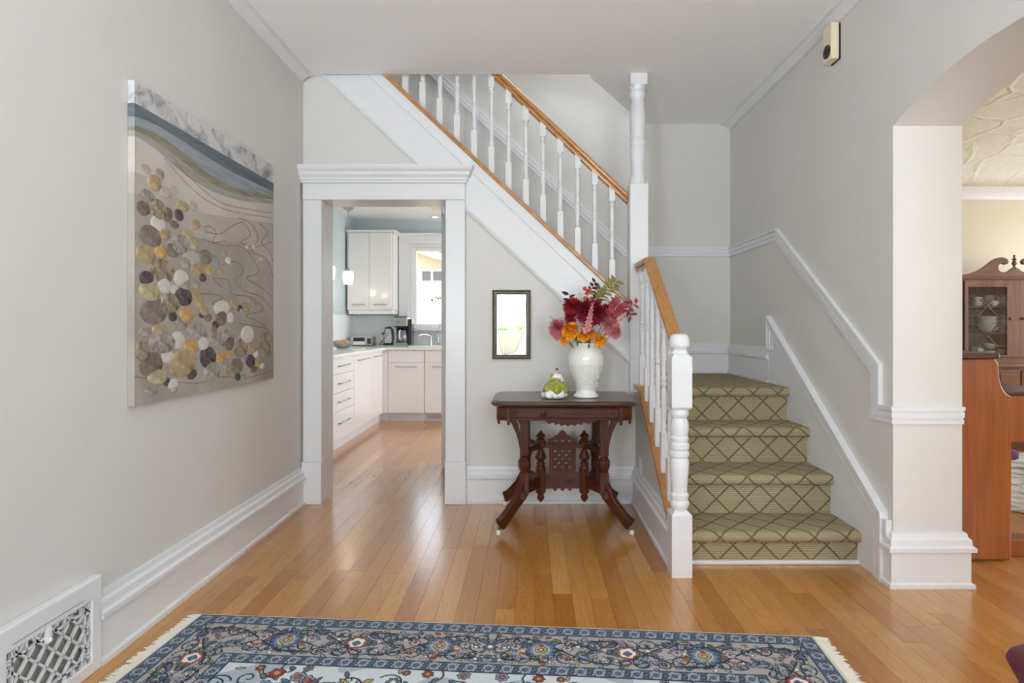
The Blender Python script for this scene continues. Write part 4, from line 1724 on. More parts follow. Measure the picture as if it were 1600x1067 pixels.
# applied carving on the apron front
m = MB().box(TXC - 0.31, TXC + 0.31, AY0 - 0.004, AY0 + 0.01, 0.672, 0.716)
m.build('carved_band', 'walnut', ap, bevel=0.003)
m = MB()
for k in range(3):
    m.box(TXC - 0.305 + 0.011 * k, TXC - 0.299 + 0.011 * k, AY0 - 0.009, AY0, 0.674, 0.714)
stuff(m.build('fluting', 'walnut_up', ap, bevel=0.002))
m = MB(Matrix.Translation((TXC - 0.125, AY0 - 0.004, 0.694)) @ Matrix.Rotation(R(90), 4, 'X'))
m.lathe([(0.021, 0), (0.021, 0.006), (0.016, 0.008), (0.013, 0.004), (0.008, 0.006), (0.001, 0.009)], (0, 0, 0), 16)
m.build('rosette', 'walnut', ap, smooth=True)
m = MB()
for k in range(26):
    a = random.uniform(-0.30, 0.30)
    m.ball((TXC + a, AY0 - 0.004, 0.694 + random.uniform(-0.014, 0.014)), random.uniform(0.006, 0.016), 0.003, random.uniform(0.004, 0.008), 8, 4)
stuff(m.build('leaf_carving', 'walnut', ap, smooth=True))
# corner blocks with drops
for sx in (-1, 1):
    for (dx, yy) in ((AX - 0.013, AY0 + 0.055), (AX - 0.073, AY0 + 0.006)):
        m = MB()
        m.box(TXC + sx * dx - 0.012, TXC + sx * dx + 0.012, yy - 0.012, yy + 0.012, 0.650, 0.728)
        m.build('corner_block', 'walnut_up', tb, bevel=0.003)
        m = MB().lathe([(0.008, 0.652), (0.011, 0.648), (0.011, 0.642), (0.006, 0.638), (0.009, 0.632), (0.007, 0.626), (0.001, 0.622)], (TXC + sx * dx, yy, 0), 12)
        m.build('drop', 'walnut', tb, smooth=True)
# carved pendant under the apron
pts = [(-0.155, 0.655), (0.185, 0.655), (0.185, 0.640), (0.150, 0.640), (0.135, 0.632), (0.100, 0.640), (0.085, 0.624), (0.060, 0.634), (0.045, 0.618), (0.02, 0.628), (0, 0.614),
       (-0.02, 0.628), (-0.045, 0.618), (-0.060, 0.634), (-0.085, 0.624), (-0.090, 0.640), (-0.125, 0.632), (-0.14, 0.642)]
m = MB().prism([(TXC + 0.02 + a * .9, b) for a, b in pts], 1, AY0 + 0.002, AY0 + 0.016)
m.build('pendant', 'walnut', tb, bevel=0.003)

YM = (TY0 + TY1) / 2
# two turned columns
COLP = [(0.103, .002), (0.110, .008), (0.118, .016), (0.128, .022), (0.140, .024), (0.150, .018), (0.158, .020), (0.165, .026)]
COLU = [(0.335, .026), (0.343, .030), (0.352, .028), (0.360, .022), (0.368, .028), (0.378, .026), (0.388, .018), (0.398, .024), (0.408, .034), (0.418, .035), (0.430, .030), (0.460, .018), (0.468, .014), (0.474, .020), (0.482, .020)]
COLT = [(0.520, .018), (0.526, .026), (0.534, .026), (0.542, .018), (0.548, .022), (0.554, .029), (0.562, .029), (0.572, .024), (0.582, .015), (0.588, .007), (0.594, .009), (0.600, .007), (0.603, .001)]
zs_ = 0.553 / 0.603
for sx in (-1, 1):
    cx = TXC + sx * 0.136
    m = MB()
    m.lathe([(r, z * zs_ if z > 0.2 else z) for z, r in COLP], (cx, YM, 0), 16)
    m.lathe([(0.031, 0.165), (0.031, 0.315)], (cx, YM, 0), 8)
    m.lathe([(r, z * 0.92 + 0.004) for z, r in COLU], (cx, YM, 0), 16)
    m.lathe([(0.033, 0.447), (0.033, 0.487)], (cx, YM, 0), 8)
    m.lathe([(0.022, 0.440), (0.033, 0.447)], (cx, YM, 0), 8)
    m.lathe([(r, (z - 0.520) * 0.82 + 0.485) for z, r in COLT], (cx, YM, 0), 16)
    m.build('column', 'walnut_up', tb, smooth=30)
# pierced centre panel with a gable
pz0, pz1 = 0.285, 0.444
pw = 0.083
holes = []
for r_, cols in enumerate((3, 2, 3, 2, 3)):
    zz = pz1 - 0.022 - r_ * 0.0245
    for k in range(cols):
        holes.append(((k - (cols - 1) / 2) * 0.046, zz))
pp = thing_part = None
m = MB()
y0p, y1p = YM - 0.011, YM + 0.011
xs = sorted({-pw, pw} | {round(h[0] + s * 0.0085, 5) for h in holes for s in (-1, 1)})
zs2 = sorted({pz0, pz1} | {round(h[1] + s * 0.0085, 5) for h in holes for s in (-1, 1)})
for i in range(len(xs) - 1):
    for j in range(len(zs2) - 1):
        xc_, zc_ = (xs[i] + xs[i + 1]) / 2, (zs2[j] + zs2[j + 1]) / 2
        if any(abs(xc_ - h[0]) < 0.0085 and abs(zc_ - h[1]) < 0.0085 for h in holes):
            continue
        m.box(TXC + xs[i], TXC + xs[i + 1], y0p, y1p, zs2[j], zs2[j + 1])
# round the holes with octagon collars
for (hx, hz) in holes:
    for k in range(4):
        a = R(45 + 90 * k)
        cx, cz = TXC + hx + 0.0085 * (1 if math.cos(a) > 0 else -1), hz + 0.0085 * (1 if math.sin(a) > 0 else -1)
        sx, sz = (-1 if math.cos(a) > 0 else 1), (-1 if math.sin(a) > 0 else 1)
        m.prism([(cx, cz), (cx + sx * 0.005, cz), (cx, cz + sz * 0.005)], 1, y0p, y1p)
m.build('pierced_panel', 'walnut_up', tb)
gab = [(-0.090, 0.470), (-0.090, 0.492), (-0.076, 0.498), (-0.060, 0.502), (-0.046, 0.516), (-0.030, 0.524), (-0.014, 0.545), (0, 0.556)]
gab = gab + [(-a, b) for a, b in gab[:-1][::-1]]
m = MB().prism([(TXC + a, b) for a, b in gab], 1, YM - 0.012, YM + 0.012)
gb = m.build('gable', 'walnut', tb, bevel=0.003)
for k in (-1, 0, 1):
    m = MB(Matrix.Translation((TXC + 0.043 * k, YM - 0.012, 0.482)) @ Matrix.Rotation(R(90), 4, 'X'))
    m.lathe([(0.011, 0), (0.011, 0.005), (0.007, 0.006), (0.005, 0.001), (0.001, 0.001)], (0, 0, 0), 12)
    m.build('boss', 'dark_void' if False else 'walnut_top', gb, smooth=True)
m = MB().box(TXC - 0.136, TXC + 0.136, YM - 0.016, YM + 0.016, 0.444, 0.470)
m.build('cross_rail', 'walnut', tb, bevel=0.003)
low = [(-0.11, 0.285), (0.11, 0.285), (0.11, 0.192)]
for k in (1, 0, -1):
    low += [(k * 0.046 + 0.012, 0.192), (k * 0.046 + 0.011, 0.182), (k * 0.046, 0.176), (k * 0.046 - 0.011, 0.182), (k * 0.046 - 0.012, 0.192)]
low += [(-0.11, 0.192)]
m = MB().prism([(TXC + a, b) for a, b in low], 1, YM - 0.014, YM + 0.014)
lb = m.build('lower_board', 'walnut', tb, bevel=0.003)
m = MB()
for k in range(34):
    m.ball((TXC + random.uniform(-0.09, 0.09), YM - 0.014, 0.238 + random.uniform(-0.022, 0.022)), random.uniform(0.004, 0.010), 0.003, random.uniform(0.003, 0.006), 6, 4)
stuff(m.build('leaf_carving', 'walnut', lb, smooth=True))
# four posts, brackets and splayed legs
for sx in (-1, 1):
    for sy in (-1, 1):
        px_, py_ = TXC + sx * (0.238 if sy < 0 else 0.225), YM + sy * 0.165
        m = MB()
        m.box(px_ - 0.024, px_ + 0.024, py_ - 0.022, py_ + 0.022, 0.435, 0.652)
        m.lathe([(0.024, 0.435), (0.020, 0.428), (0.026, 0.420), (0.026, 0.412), (0.034, 0.405), (0.036, 0.395), (0.034, 0.365), (0.030, 0.355), (0.026, 0.345), (0.024, 0.335)], (px_, py_, 0), 8)
        chamfer_block(m, px_ - 0.027, px_ + 0.027, py_ - 0.024, py_ + 0.024, 0.20, 0.338, 0.006)
        m.build('post', 'walnut_up', tb, smooth=25)
        # curved bracket up to the apron
        out = [(0.012, 0.440), (0.024, 0.470), (0.034, 0.52), (0.048, 0.57), (0.074, 0.625), (0.098, 0.652), (0.052, 0.652), (0.036, 0.625), (0.026, 0.58), (0.018, 0.53), (0.008, 0.46)]
        m = MB().prism([(px_ + sx * a, b) for a, b in out], 1, py_ - 0.014, py_ + 0.014)
        m.build('bracket', 'walnut_up', tb, bevel=0.004)
        # leg: splayed outwards and to front / back
        fx, fy = sx * 0.142, sy * 0.105
        m = MB()
        LP = [(0.000, 0.250, 0.042), (0.10, 0.205, 0.050), (0.35, 0.150, 0.036), (0.60, 0.105, 0.034), (0.82, 0.066, 0.036), (0.95, 0.050, 0.042), (1.0, 0.044, 0.034)]
        vs, fs = [], []
        dd = Vector((fx, fy, 0)).normalized()
        ss = Vector((-dd.y, dd.x, 0))
        for (t, zc_, hgt) in LP:
            c_ = Vector((px_ + fx * t, py_ + fy * t, zc_ + 0.012))
            n_ = (dd * 0.5 + Vector((0, 0, 0.87)))
            for (a, b) in ((-1, -1), (1, -1), (1, 1), (-1, 1)):
                vs.append(tuple(c_ + ss * (0.020 * a) + n_ * (hgt * b * 0.85)))
        for j in range(len(LP) - 1):
            for k in range(4):
                fs.append((j * 4 + k, j * 4 + (k + 1) % 4, (j + 1) * 4 + (k + 1) % 4, (j + 1) * 4 + k))
        fs += [(3, 2, 1, 0), tuple(range((len(LP) - 1) * 4, len(LP) * 4))]
        m._add(vs, fs)
        lg = m.build('leg', 'walnut_up', tb, bevel=0.005)
        if sy < 0:
            m = MB(Matrix.Translation((px_ + sx * 0.006, py_ - 0.030, 0.205)) @ Matrix.Rotation(R(90), 4, 'X'))
            m.lathe([(0.026, -0.01), (0.026, 0.010), (0.020, 0.014), (0.015, 0.010), (0.001, 0.010)], (0, 0, 0), 16)
            m.build('roundel', 'walnut', lg, smooth=True)
        cx_, cy_ = px_ + fx * 0.98, py_ + fy * 0.98
        m = MB().tube([(cx_, cy_, 0.050), (cx_ + 0.004 * sx, cy_, 0.030), (cx_ + 0.010 * sx, cy_, 0.018)], [0.008, 0.010, 0.006], 8)
        m.build('caster_fork', 'brass_aged', lg, smooth=True)
        m = MB(Matrix.Translation((cx_ + 0.006 * sx, cy_ - 0.006, 0.0155)) @ Matrix.Rotation(R(90), 4, 'X') @ Matrix.Rotation(R(25 * sx), 4, 'Y'))
        m.lathe([(0.005, -0.007), (0.013, -0.007), (0.0155, -0.003), (0.0155, 0.003), (0.013, 0.007), (0.005, 0.007)], (0, 0, 0), 16)
        m.build('caster_wheel', 'china_white', lg, smooth=True)
        # diagonal arms from post to centre
        for zz, hh in ((0.456, 0.014), (0.235, 0.034)):
            a_ = Vector((px_, py_, zz))
            b_ = Vector((TXC + sx * 0.136, YM, zz))
            d_ = (b_ - a_).normalized()
            s_ = Vector((-d_.y, d_.x, 0)) * 0.013
            m = MB()
            vs = [tuple(p + s_ * q + Vector((0, 0, hh * w))) for p in (a_, b_) for q in (-1, 1) for w in (-1, 1)]
            m._add(vs, [(0, 1, 3, 2), (4, 6, 7, 5), (0, 4, 5, 1), (2, 3, 7, 6), (0, 2, 6, 4), (1, 5, 7, 3)])
            m.build('arm', 'walnut', tb, bevel=0.004)

# ================================================================== mirror
mr = thing('wall_mirror', (-0.13, YD, 0.977), 'small upright mirror in an aged bronze frame beside the doorway', 'mirror')
MX0, MX1, MZ0, MZ1 = X(769.5, 3.83), X(829, 3.83), Z(561, 3.83), Z(453, 3.83)
fr = MB()
FP = [(0.0, 0.0), (0.0, 0.022), (0.006, 0.026), (0.014, 0.020), (0.022, 0.022), (0.030, 0.012), (0.030, 0.0)]
loop = [(MX0, MZ0), (MX1, MZ0), (MX1, MZ1), (MX0, MZ1)]
vs, fs = [], []
for (cx, cz), (ix, iz) in zip(loop, ((1, 1), (-1, 1), (-1, -1), (1, -1))):
    for (a, b) in FP:
        vs.append((cx + ix * a, YD - b, cz + iz * a))
n = len(FP)
for i in range(4):
    for k in range(n - 1):
        fs.append((i * n + k, i * n + k + 1, ((i + 1) % 4) * n + k + 1, ((i + 1) % 4) * n + k))
fr._add(vs, fs)
fr.build('frame', 'frame_bronze', mr, smooth=20)
t = NT('mirror_silver')
mp = t.pos()
nz = t.noise(mp, 30)
r = t.ramp(nz, 'Fac', [(0.3, (0.86, 0.88, 0.88)), (0.7, (0.90, 0.91, 0.91))])
t.col((r, 0))
t.setp(rough=0.015, metal=1.0)
MATS['mirror_silver'] = t.m
t = NT('mirror_bevel')
mp = t.pos()
nz = t.noise(mp, 30)
r = t.ramp(nz, 'Fac', [(0.3, (0.74, 0.75, 0.74)), (0.7, (0.80, 0.81, 0.80))])
t.col((r, 0))
t.setp(rough=0.22, metal=1.0)
MATS['mirror_bevel'] = t.m
MB().box(MX0 + 0.024, MX1 - 0.024, YD - 0.008, YD - 0.002, MZ0 + 0.024, MZ1 - 0.024).build('bevelled_border', 'mirror_bevel', mr)
w_, h_ = MX1 - MX0, MZ1 - MZ0
shape = [(0.13, 0.84), (0.15, 0.90), (0.30, 0.90), (0.42, 0.92), (0.55, 0.89), (0.72, 0.91), (0.86, 0.90), (0.88, 0.80), (0.87, 0.62), (0.85, 0.50), (0.82, 0.40), (0.77, 0.31), (0.70, 0.24), (0.66, 0.16),
         (0.58, 0.10), (0.48, 0.09), (0.42, 0.075), (0.33, 0.065), (0.24, 0.08), (0.19, 0.20), (0.155, 0.35), (0.135, 0.60)]
MB().prism([(MX0 + w_ * a, MZ0 + h_ * b) for a, b in shape], 1, YD - 0.011, YD - 0.007).build('mirror_glass', 'mirror_silver', mr)
lp = [(MX0 + w_ * a, YD - 0.0112, MZ0 + h_ * b) for a, b in shape]
MB().tube(lp + [lp[0]], 0.0016, 5).build('engraved_line', 'grey_glass_dark', mr)

# ================================================================== vase and flowers
VX, VY = 0.342, 3.47
va = thing('vase', (VX, VY, TZ), 'tall white glazed urn vase on the carved table holding the flowers', 'vase')
VP = [(0.0, .072), (0.004, .078), (0.010, .079), (0.016, .076), (0.024, .066), (0.036, .060), (0.055, .063), (0.09, .074), (0.13, .089), (0.17, .102), (0.200, .110), (0.205, .1116), (0.210, .1112), (0.235, .1135), (0.26, .111), (0.285, .101), (0.300, .092),
      (0.310, .084), (0.316, .080), (0.322, .082), (0.328, .086), (0.332, .086), (0.334, .082), (0.330, .076), (0.316, .073), (0.300, .080), (0.27, .098)]
MB().lathe([(r, TZ + z) for z, r in VP], (VX, VY, 0), 40).build('body', 'porcelain', va, smooth=40)
m = MB()
for k in range(9):
    a = -1.9 + k * 0.16 + random.uniform(-.03, .03)
    zz = TZ + 0.13 + 0.05 * math.sin(k * 1.3)
    r_ = 0.089 + (zz - TZ - 0.13) * 0.32
    m.ball((VX + r_ * math.cos(a), VY + r_ * math.sin(a), zz), 0.0045, 0.0045, 0.010, 8, 5)
    m.ball((VX + (r_ - .003) * math.cos(a + .06), VY + (r_ - .003) * math.sin(a + .06), zz - 0.022), 0.004, 0.004, 0.010, 8, 5)
stuff(m.build('relief', 'porcelain', va, smooth=60))

for nm, c in dict(crimson=(150, 30, 58), scarlet=(166, 34, 44), rose=(208, 122, 130), blush=(216, 140, 142), amber=(236, 158, 24), maroon=(112, 28, 42), leafred=(140, 40, 46),
                  olive_leaf=(126, 116, 62), olive_dark=(92, 88, 52), plum=(60, 22, 32), berry=(176, 72, 34), stem_green=(86, 96, 56), twig=(96, 76, 66)).items():
    paint('petal_' + nm, lin(*c), 0.6, 0.16, 60.0, 0.1, 120)


def petal(m, c, d, L, w, cupz, curl_=0.0, twist=0.0, nrm=(0.13, -0.31, 0.94), shape=((0.0, 0.25), (0.35, 0.85), (0.7, 1.0), (1.0, 0.35))):
    """a small curved petal leaving c along d, with a width and an upward curl"""
    d = Vector(d).normalized()
    s = d.cross(Vector(nrm))
    if s.length < 1e-4:
        s = d.cross(Vector((1, 0, 0)))
    s.normalize()
    n = s.cross(d).normalized()
    if twist:
        Mx = Matrix.Rotation(twist, 3, d)
        s, n = Mx @ s, Mx @ n
    c = Vector(c)
    vs = []
    for t, ww in shape:
        p = c + d * (L * t) + n * (curl_ * t * t)
        for q in (-1, 0, 1):
            vs.append(tuple(p + s * (w * ww * q) + n * (cupz * ww * (abs(q)))))
    fs = []
    for j in range(3):
        for k in range(2):
            a = j * 3 + k
            fs.append((a, a + 1, a + 4, a + 3))
    m._add(vs, fs)


FV = Vector((VX, VY, TZ + 0.30))


def stem(parent, to, r=0.0022, bow=0.02):
    a = FV + Vector(((to[0] - FV.x) * 0.25, (to[1] - FV.y) * 0.25, -0.06))
    b = Vector(to)
    mid = (a + b) / 2 + Vector((0, 0, bow))
    MB().tube([tuple(a), tuple(mid), tuple(b)], r, 6).build('stem', 'petal_stem_green', parent, smooth=True)


def fpos(px, py, Yf):
    return Vector((X(px, Yf), Yf, Z(py, Yf)))


def bloom(px, py, Yf, r, mat, n, label, kind='dahlia', name='dahlia', group=None):
    c = fpos(px, py, Yf)
    f = thing(name, tuple(c), label, 'flower', group)
    stem(f, tuple(c + Vector((0, 0.01, -0.005))))
    face = Vector((c.x - VX, -0.13, (c.z - TZ - 0.36) * 0.8))
    face.normalize()
    m = MB()
    ga = math.pi * (3 - math.sqrt(5))
    for k in range(n):
        t = (k + 0.5) / n
        ph = math.acos(1 - (1.15 if kind != 'rose' else 1.3) * t)      # angle away from the facing direction
        th = k * ga
        a1 = face.cross(Vector((0, 0, 1))).normalized()
        a2 = face.cross(a1)
        d = face * math.cos(ph) + (a1 * math.cos(th) + a2 * math.sin(th)) * math.sin(ph)
        if kind == 'dahlia':
            petal(m, c + d * r * 0.15, d, r * random.uniform(0.78, 1.0), r * 0.13, r * 0.07, -r * 0.12)
        elif kind == 'mum':
            petal(m, c + d * r * 0.2, d, r * random.uniform(0.7, 1.0), r * 0.085, r * 0.05, -r * 0.2)
        else:
            petal(m, c + d * r * 0.25, (d + face * 0.55), r * random.uniform(0.62, 0.85), r * 0.36, r * 0.16, -r * 0.22, random.uniform(-.3, .3))
    m.ball(tuple(c), r * 0.42, None, None, 10, 6)
    b = m.build('bloom', 'petal_' + mat, f, smooth=80, fix=False)
    return f


bloom(895, 480, 3.44, 0.060, 'scarlet', 160, 'bright red dahlia at the upper left of the bouquet')
bloom(892, 498, 3.42, 0.044, 'crimson', 100, 'small dark red dahlia between the red and the yellow blooms')
bloom(922, 490, 3.43, 0.090, 'crimson', 260, 'largest crimson dahlia in the middle of the bouquet')
bloom(874, 514, 3.42, 0.062, 'rose', 260, 'dusty pink mum at the left edge of the bouquet', 'mum', 'chrysanthemum')
bloom(893, 517, 3.37, 0.062, 'amber', 34, 'largest orange yellow ranunculus at the lower left of the bouquet', 'rose', 'ranunculus')
bloom(911, 524, 3.38, 0.042, 'amber', 26, 'orange yellow ranunculus over the middle of the vase rim', 'rose', 'ranunculus')
bloom(924, 522, 3.40, 0.034, 'amber', 22, 'half hidden orange yellow ranunculus under the crimson dahlia', 'rose', 'ranunculus')
bloom(936, 531, 3.36, 0.046, 'amber', 28, 'orange yellow ranunculus hanging over the right of the vase rim', 'rose', 'ranunculus')
bloom(883, 532, 3.37, 0.032, 'amber', 22, 'lowest small orange yellow ranunculus over the left of the vase rim', 'rose', 'ranunculus')
bloom(952, 510, 3.44, 0.062, 'blush', 260, 'pink double bloom at the right of the bouquet', 'mum', 'chrysanthemum')
bloom(960, 519, 3.42, 0.042, 'rose', 150, 'smaller pink bloom at the lower right of the bouquet', 'mum', 'chrysanthemum')
bloom(948, 487, 3.50, 0.052, 'leafred', 90, 'dull red bloom behind the pink one at the right', 'dahlia', 'dahlia')


def spike(px0, py0, px1, py1, Yf, mat, label, r=0.016, n=26):
    a, b = fpos(px0, py0, Yf), fpos(px1, py1, Yf - 0.01)
    f = thing('snapdragon', tuple(a), label, 'flower')
    stem(f, tuple(b), 0.002)
    m = MB()
    for k in range(n):
        t = k / (n - 1)
        p = a + (b - a) * t
        rr = r * (0.35 + 0.75 * t)
        th = k * 2.4
        d = Vector((math.cos(th), math.sin(th) - 0.3, 0.35)).normalized()
        m.ball(tuple(p + d * rr * 0.7), rr * 0.55, rr * 0.5, rr * 0.45, 7, 5)
        petal(m, p + d * rr * 0.6, d, rr * 0.8, rr * 0.4, rr * 0.15, -rr * 0.2)
    m.build('florets', 'petal_' + mat, f, smooth=80, fix=False)


spike(926, 474, 917, 520, 3.345, 'blush', 'pink snapdragon spike in front of the crimson dahlia', 0.024, 34)
spike(978, 492, 956, 512, 3.42, 'blush', 'loose pink snapdragon spray at the far right', 0.016, 26)


def leafy(px0, py0, px1, py1, Yf, mat, label, n=8, L=0.05, w=0.014, name='leaf_spray', seed=0, lean=0.5):
    rr = random.Random(seed)
    a, b = fpos(px0, py0, Yf), fpos(px1, py1, Yf - 0.03)
    f = thing(name, tuple(b), label, 'foliage')
    stem(f, tuple(a), 0.0018)
    MB().tube([tuple(a), tuple((a + b) / 2 + Vector((0.004, 0, 0.004))), tuple(b)], 0.0014, 5).build('twig', 'petal_twig', f)
    ax = (b - a).normalized()
    for k in range(n):
        t = 0.15 + 0.85 * k / max(1, n - 1)
        p = a + (b - a) * t
        sd = Vector((ax.z, 0, -ax.x)) * (1 if k % 2 else -1)
        d = (sd + ax * lean + Vector((0, rr.uniform(-0.7, 0.3), 0))).normalized()
        m = MB()
        petal(m, p, d, L * rr.uniform(0.75, 1.1), w * rr.uniform(0.8, 1.1), w * 0.15, -L * rr.uniform(0, 0.25), rr.uniform(-0.9, 0.9), (0.1, -0.95, 0.25), ((0.0, 0.10), (0.28, 0.62), (0.62, 0.58), (1.0, 0.03)))
        m.build('leaf', 'petal_' + mat, f, smooth=80, fix=False)


leafy(930, 474, 962, 440, 3.46, 'olive_leaf', 'olive eucalyptus branch rising highest above the bouquet', 14, 0.060, 0.021, 'eucalyptus_branch', 1)
leafy(925, 480, 938, 452, 3.50, 'olive_dark', 'darker olive leaves behind the orange berries', 11, 0.054, 0.020, 'eucalyptus_branch', 2)
leafy(950, 500, 968, 474, 3.44, 'leafred', 'wine red leaves at the right behind the pink blooms', 13, 0.066, 0.024, 'leaf_spray', 3)
leafy(968, 488, 994, 474, 3.42, 'scarlet', 'bright red leaf sprig reaching furthest right', 7, 0.046, 0.018, 'leaf_spray', 4)
leafy(970, 470, 986, 494, 3.42, 'maroon', 'brown red leaves drooping at the right end', 8, 0.052, 0.016, 'leaf_spray', 5)
leafy(892, 484, 889, 460, 3.47, 'plum', 'dark plum leaves sticking up at the left of the bouquet', 5, 0.050, 0.018, 'leaf_spray', 6)
leafy(918, 462, 930, 441, 3.45, 'plum', 'dark purple leaves above the orange berries', 7, 0.040, 0.015, 'leaf_spray', 7)
leafy(896, 530, 920, 536, 3.42, 'olive_dark', 'green leaves at the vase rim below the yellow blooms', 8, 0.036, 0.014, 'leaf_spray', 8, 0.2)
leafy(868, 506, 860, 494, 3.44, 'twig', 'thin dry sprig at the far left of the bouquet', 7, 0.014, 0.003, 'dry_sprig', 9)
leafy(908, 480, 907, 459, 3.46, 'twig', 'thin dry sprig standing beside the red dahlia', 7, 0.014, 0.003, 'dry_sprig', 10)
by = thing('berry_sprig', tuple(fpos(920, 470, 3.42)), 'sprig of round orange berries above the crimson dahlia', 'berries')
stem(by, tuple(fpos(920, 466, 3.42)), 0.0016)
for (a, b) in ((914, 451), (921, 453), (924, 457), (914, 466), (922, 469), (917, 458)):
    p = fpos(a, b, 3.40 + random.uniform(-0.01, 0.01))
    MB().ball(tuple(p), 0.0125, None, None, 12, 8).build('berry', 'petal_berry', by, smooth=80)

# ================================================================== figurine
paint('glaze_green', lin(150, 152, 52), 0.2, 0.2, 30.0, coat=0.6)
paint('glaze_white', lin(232, 230, 226), 0.2, 0.02, 20.0, coat=0.6)
paint('glaze_skin', lin(228, 188, 164), 0.3, 0.03, 20.0, coat=0.4)
paint('glaze_hair', lin(62, 46, 36), 0.35, 0.1, 30.0, coat=0.3)
GX, GY = X(866, 3.42), 3.42
fg = thing('porcelain_figurine', (GX, GY, TZ), 'small porcelain lady in a green and white gown beside the vase', 'figurine')


def ruff(n, amp, ph=0.0):
    return lambda a, h: 1 + amp * math.sin(n * a + ph + h * 60)


m = MB().lathe([(0.050, TZ), (0.064, TZ + 0.003), (0.075, TZ + 0.012), (0.076, TZ + 0.024), (0.068, TZ + 0.040), (0.060, TZ + 0.056), (0.046, TZ + 0.080), (0.026, TZ + 0.104)], (GX, GY, 0), 48, wob=ruff(9, 0.09))
m.build('skirt', 'glaze_white', fg, smooth=60)
Mt = Matrix.Translation((GX, GY, TZ)) @ Matrix.Rotation(R(4), 4, 'Y')
# green overskirt caught up in swags over the white skirt
def swag(a, h):
    return 1 + 0.19 * math.cos(5 * a + 0.9) * max(0.0, 1 - h / 0.12) + 0.035 * math.sin(13 * a + 50 * h)


m = MB(Mt).lathe([(0.046, 0.036), (0.060, 0.030), (0.069, 0.036), (0.073, 0.048), (0.070, 0.062), (0.062, 0.078), (0.048, 0.094), (0.032, 0.106), (0.016, 0.116)], (0, 0, 0), 60, wob=swag)
m.build('overskirt', 'glaze_green', fg, smooth=70)
# white frills that hang between the swags
for k in range(5):
    a = (math.pi - 0.9 + 2 * math.pi * k) / 5
    pts = []
    for q in range(10):
        t = q / 9
        rr_ = 0.066 - 0.026 * t
        aa = a + 0.10 * math.sin(t * 9)
        pts.append((rr_ * math.cos(aa), rr_ * math.sin(aa), 0.028 + 0.066 * t))
    m = MB(Mt)
    m.tube(pts, [0.011, 0.012, 0.009, 0.011, 0.008, 0.009, 0.006, 0.007, 0.004, 0.002], 8)
    m.build('frill', 'glaze_white', fg, smooth=60)
MB(Mt).lathe([(0.022, 0.098), (0.013, 0.108), (0.011, 0.116), (0.016, 0.128), (0.019, 0.137), (0.013, 0.145), (0.006, 0.149), (0.005, 0.156)], (0, 0, 0), 16).build('bodice', 'glaze_white', fg, smooth=60)
for s_ in (-1, 1):
    m = MB(Mt)
    m.ball((s_ * 0.022, -0.002, 0.136), 0.013, 0.012, 0.011, 10, 6)
    m.tube([(s_ * 0.022, -0.004, 0.136), (s_ * 0.038, -0.016, 0.120), (s_ * 0.034, -0.030, 0.104)], [0.009, 0.007, 0.005], 8)
    m.build('sleeve', 'glaze_green' if s_ < 0 else 'glaze_white', fg, smooth=60)
m = MB(Mt).tube([(-0.050, 0.006, 0.110), (-0.034, 0.004, 0.126), (0.0, -0.016, 0.130), (0.034, 0.004, 0.124), (0.052, 0.006, 0.106)], [0.004, 0.008, 0.009, 0.008, 0.004], 8)
m.build('shawl', 'glaze_white', fg, smooth=60)
m = MB(Mt).ball((0.002, -0.001, 0.163), 0.0095, 0.0105, 0.0115, 12, 8)
m.ball((0.002, -0.0115, 0.162), 0.0018, 0.0022, 0.0022, 6, 4)
m.build('head', 'glaze_skin', fg, smooth=60)
m = MB(Mt).ball((0.003, 0.002, 0.167), 0.0108, 0.0110, 0.0105, 12, 8, -0.2, 1.0)
m.ball((0.004, 0.005, 0.178), 0.0065, 0.0065, 0.0055, 10, 6)
m.build('hair', 'glaze_hair', fg, smooth=60)

# ================================================================== kitchen
def handle_x(parent, x0, x1, y, z):        # bar handle along x on a front facing -y
    m = MB().tube([(x0, y, z), (x0, y - 0.026, z), (x1, y - 0.026, z), (x1, y, z)], 0.0055, 8)
    return m.build('handle', 'steel', parent, smooth=50)


def handle_y(parent, y0, y1, x, z):        # along y on a front facing +x
    m = MB().tube([(x, y0, z), (x + 0.026, y0, z), (x + 0.026, y1, z), (x, y1, z)], 0.0055, 8)
    return m.build('handle', 'steel', parent, smooth=50)


KX = -1.84
# left run
u = thing('drawer_cabinet', (-2.14, 5.46, 0), 'white gloss base cabinet with four drawers nearest the doorway', 'cabinet')
MB().box(-2.44, KX - 0.02, 5.06, 5.868, 0.105, 0.895).build('body', 'lacquer_white', u)
MB().box(-2.40, KX - 0.055, 5.06, 5.868, 0.0, 0.105).build('plinth', 'trim_white', u)
for z0, z1 in ((0.738, 0.893), (0.560, 0.734), (0.384, 0.556), (0.110, 0.380)):
    d = MB().box(KX - 0.02, KX, 5.063, 5.865, z0, z1).build('drawer', 'lacquer_white', u, bevel=0.002)
    handle_y(d, 5.38, 5.70, KX, (z0 + z1) / 2 + (0.0 if z1 < .9 and z0 > .2 else 0.02))
for nm, y0, y1, lab in (('base_cabinet', 5.872, 6.498, 'white gloss base cabinet with one tall door right of the drawers'),
                        ('base_cabinet', 6.502, 6.985, 'narrow white base cabinet next to the inner kitchen corner')):
    u = thing(nm, (-2.14, (y0 + y1) / 2, 0), lab, 'cabinet')
    MB().box(-2.44, KX - 0.02, y0, y1, 0.105, 0.895).build('body', 'lacquer_white', u)
    MB().box(-2.40, KX - 0.055, y0, y1, 0.0, 0.105).build('plinth', 'trim_white', u)
    d = MB().box(KX - 0.02, KX, y0 + 0.002, y1 - 0.002, 0.110, 0.893).build('door', 'lacquer_white', u, bevel=0.002)
    handle_y(d, y0 + 0.12, y1 - 0.12, KX, 0.835)
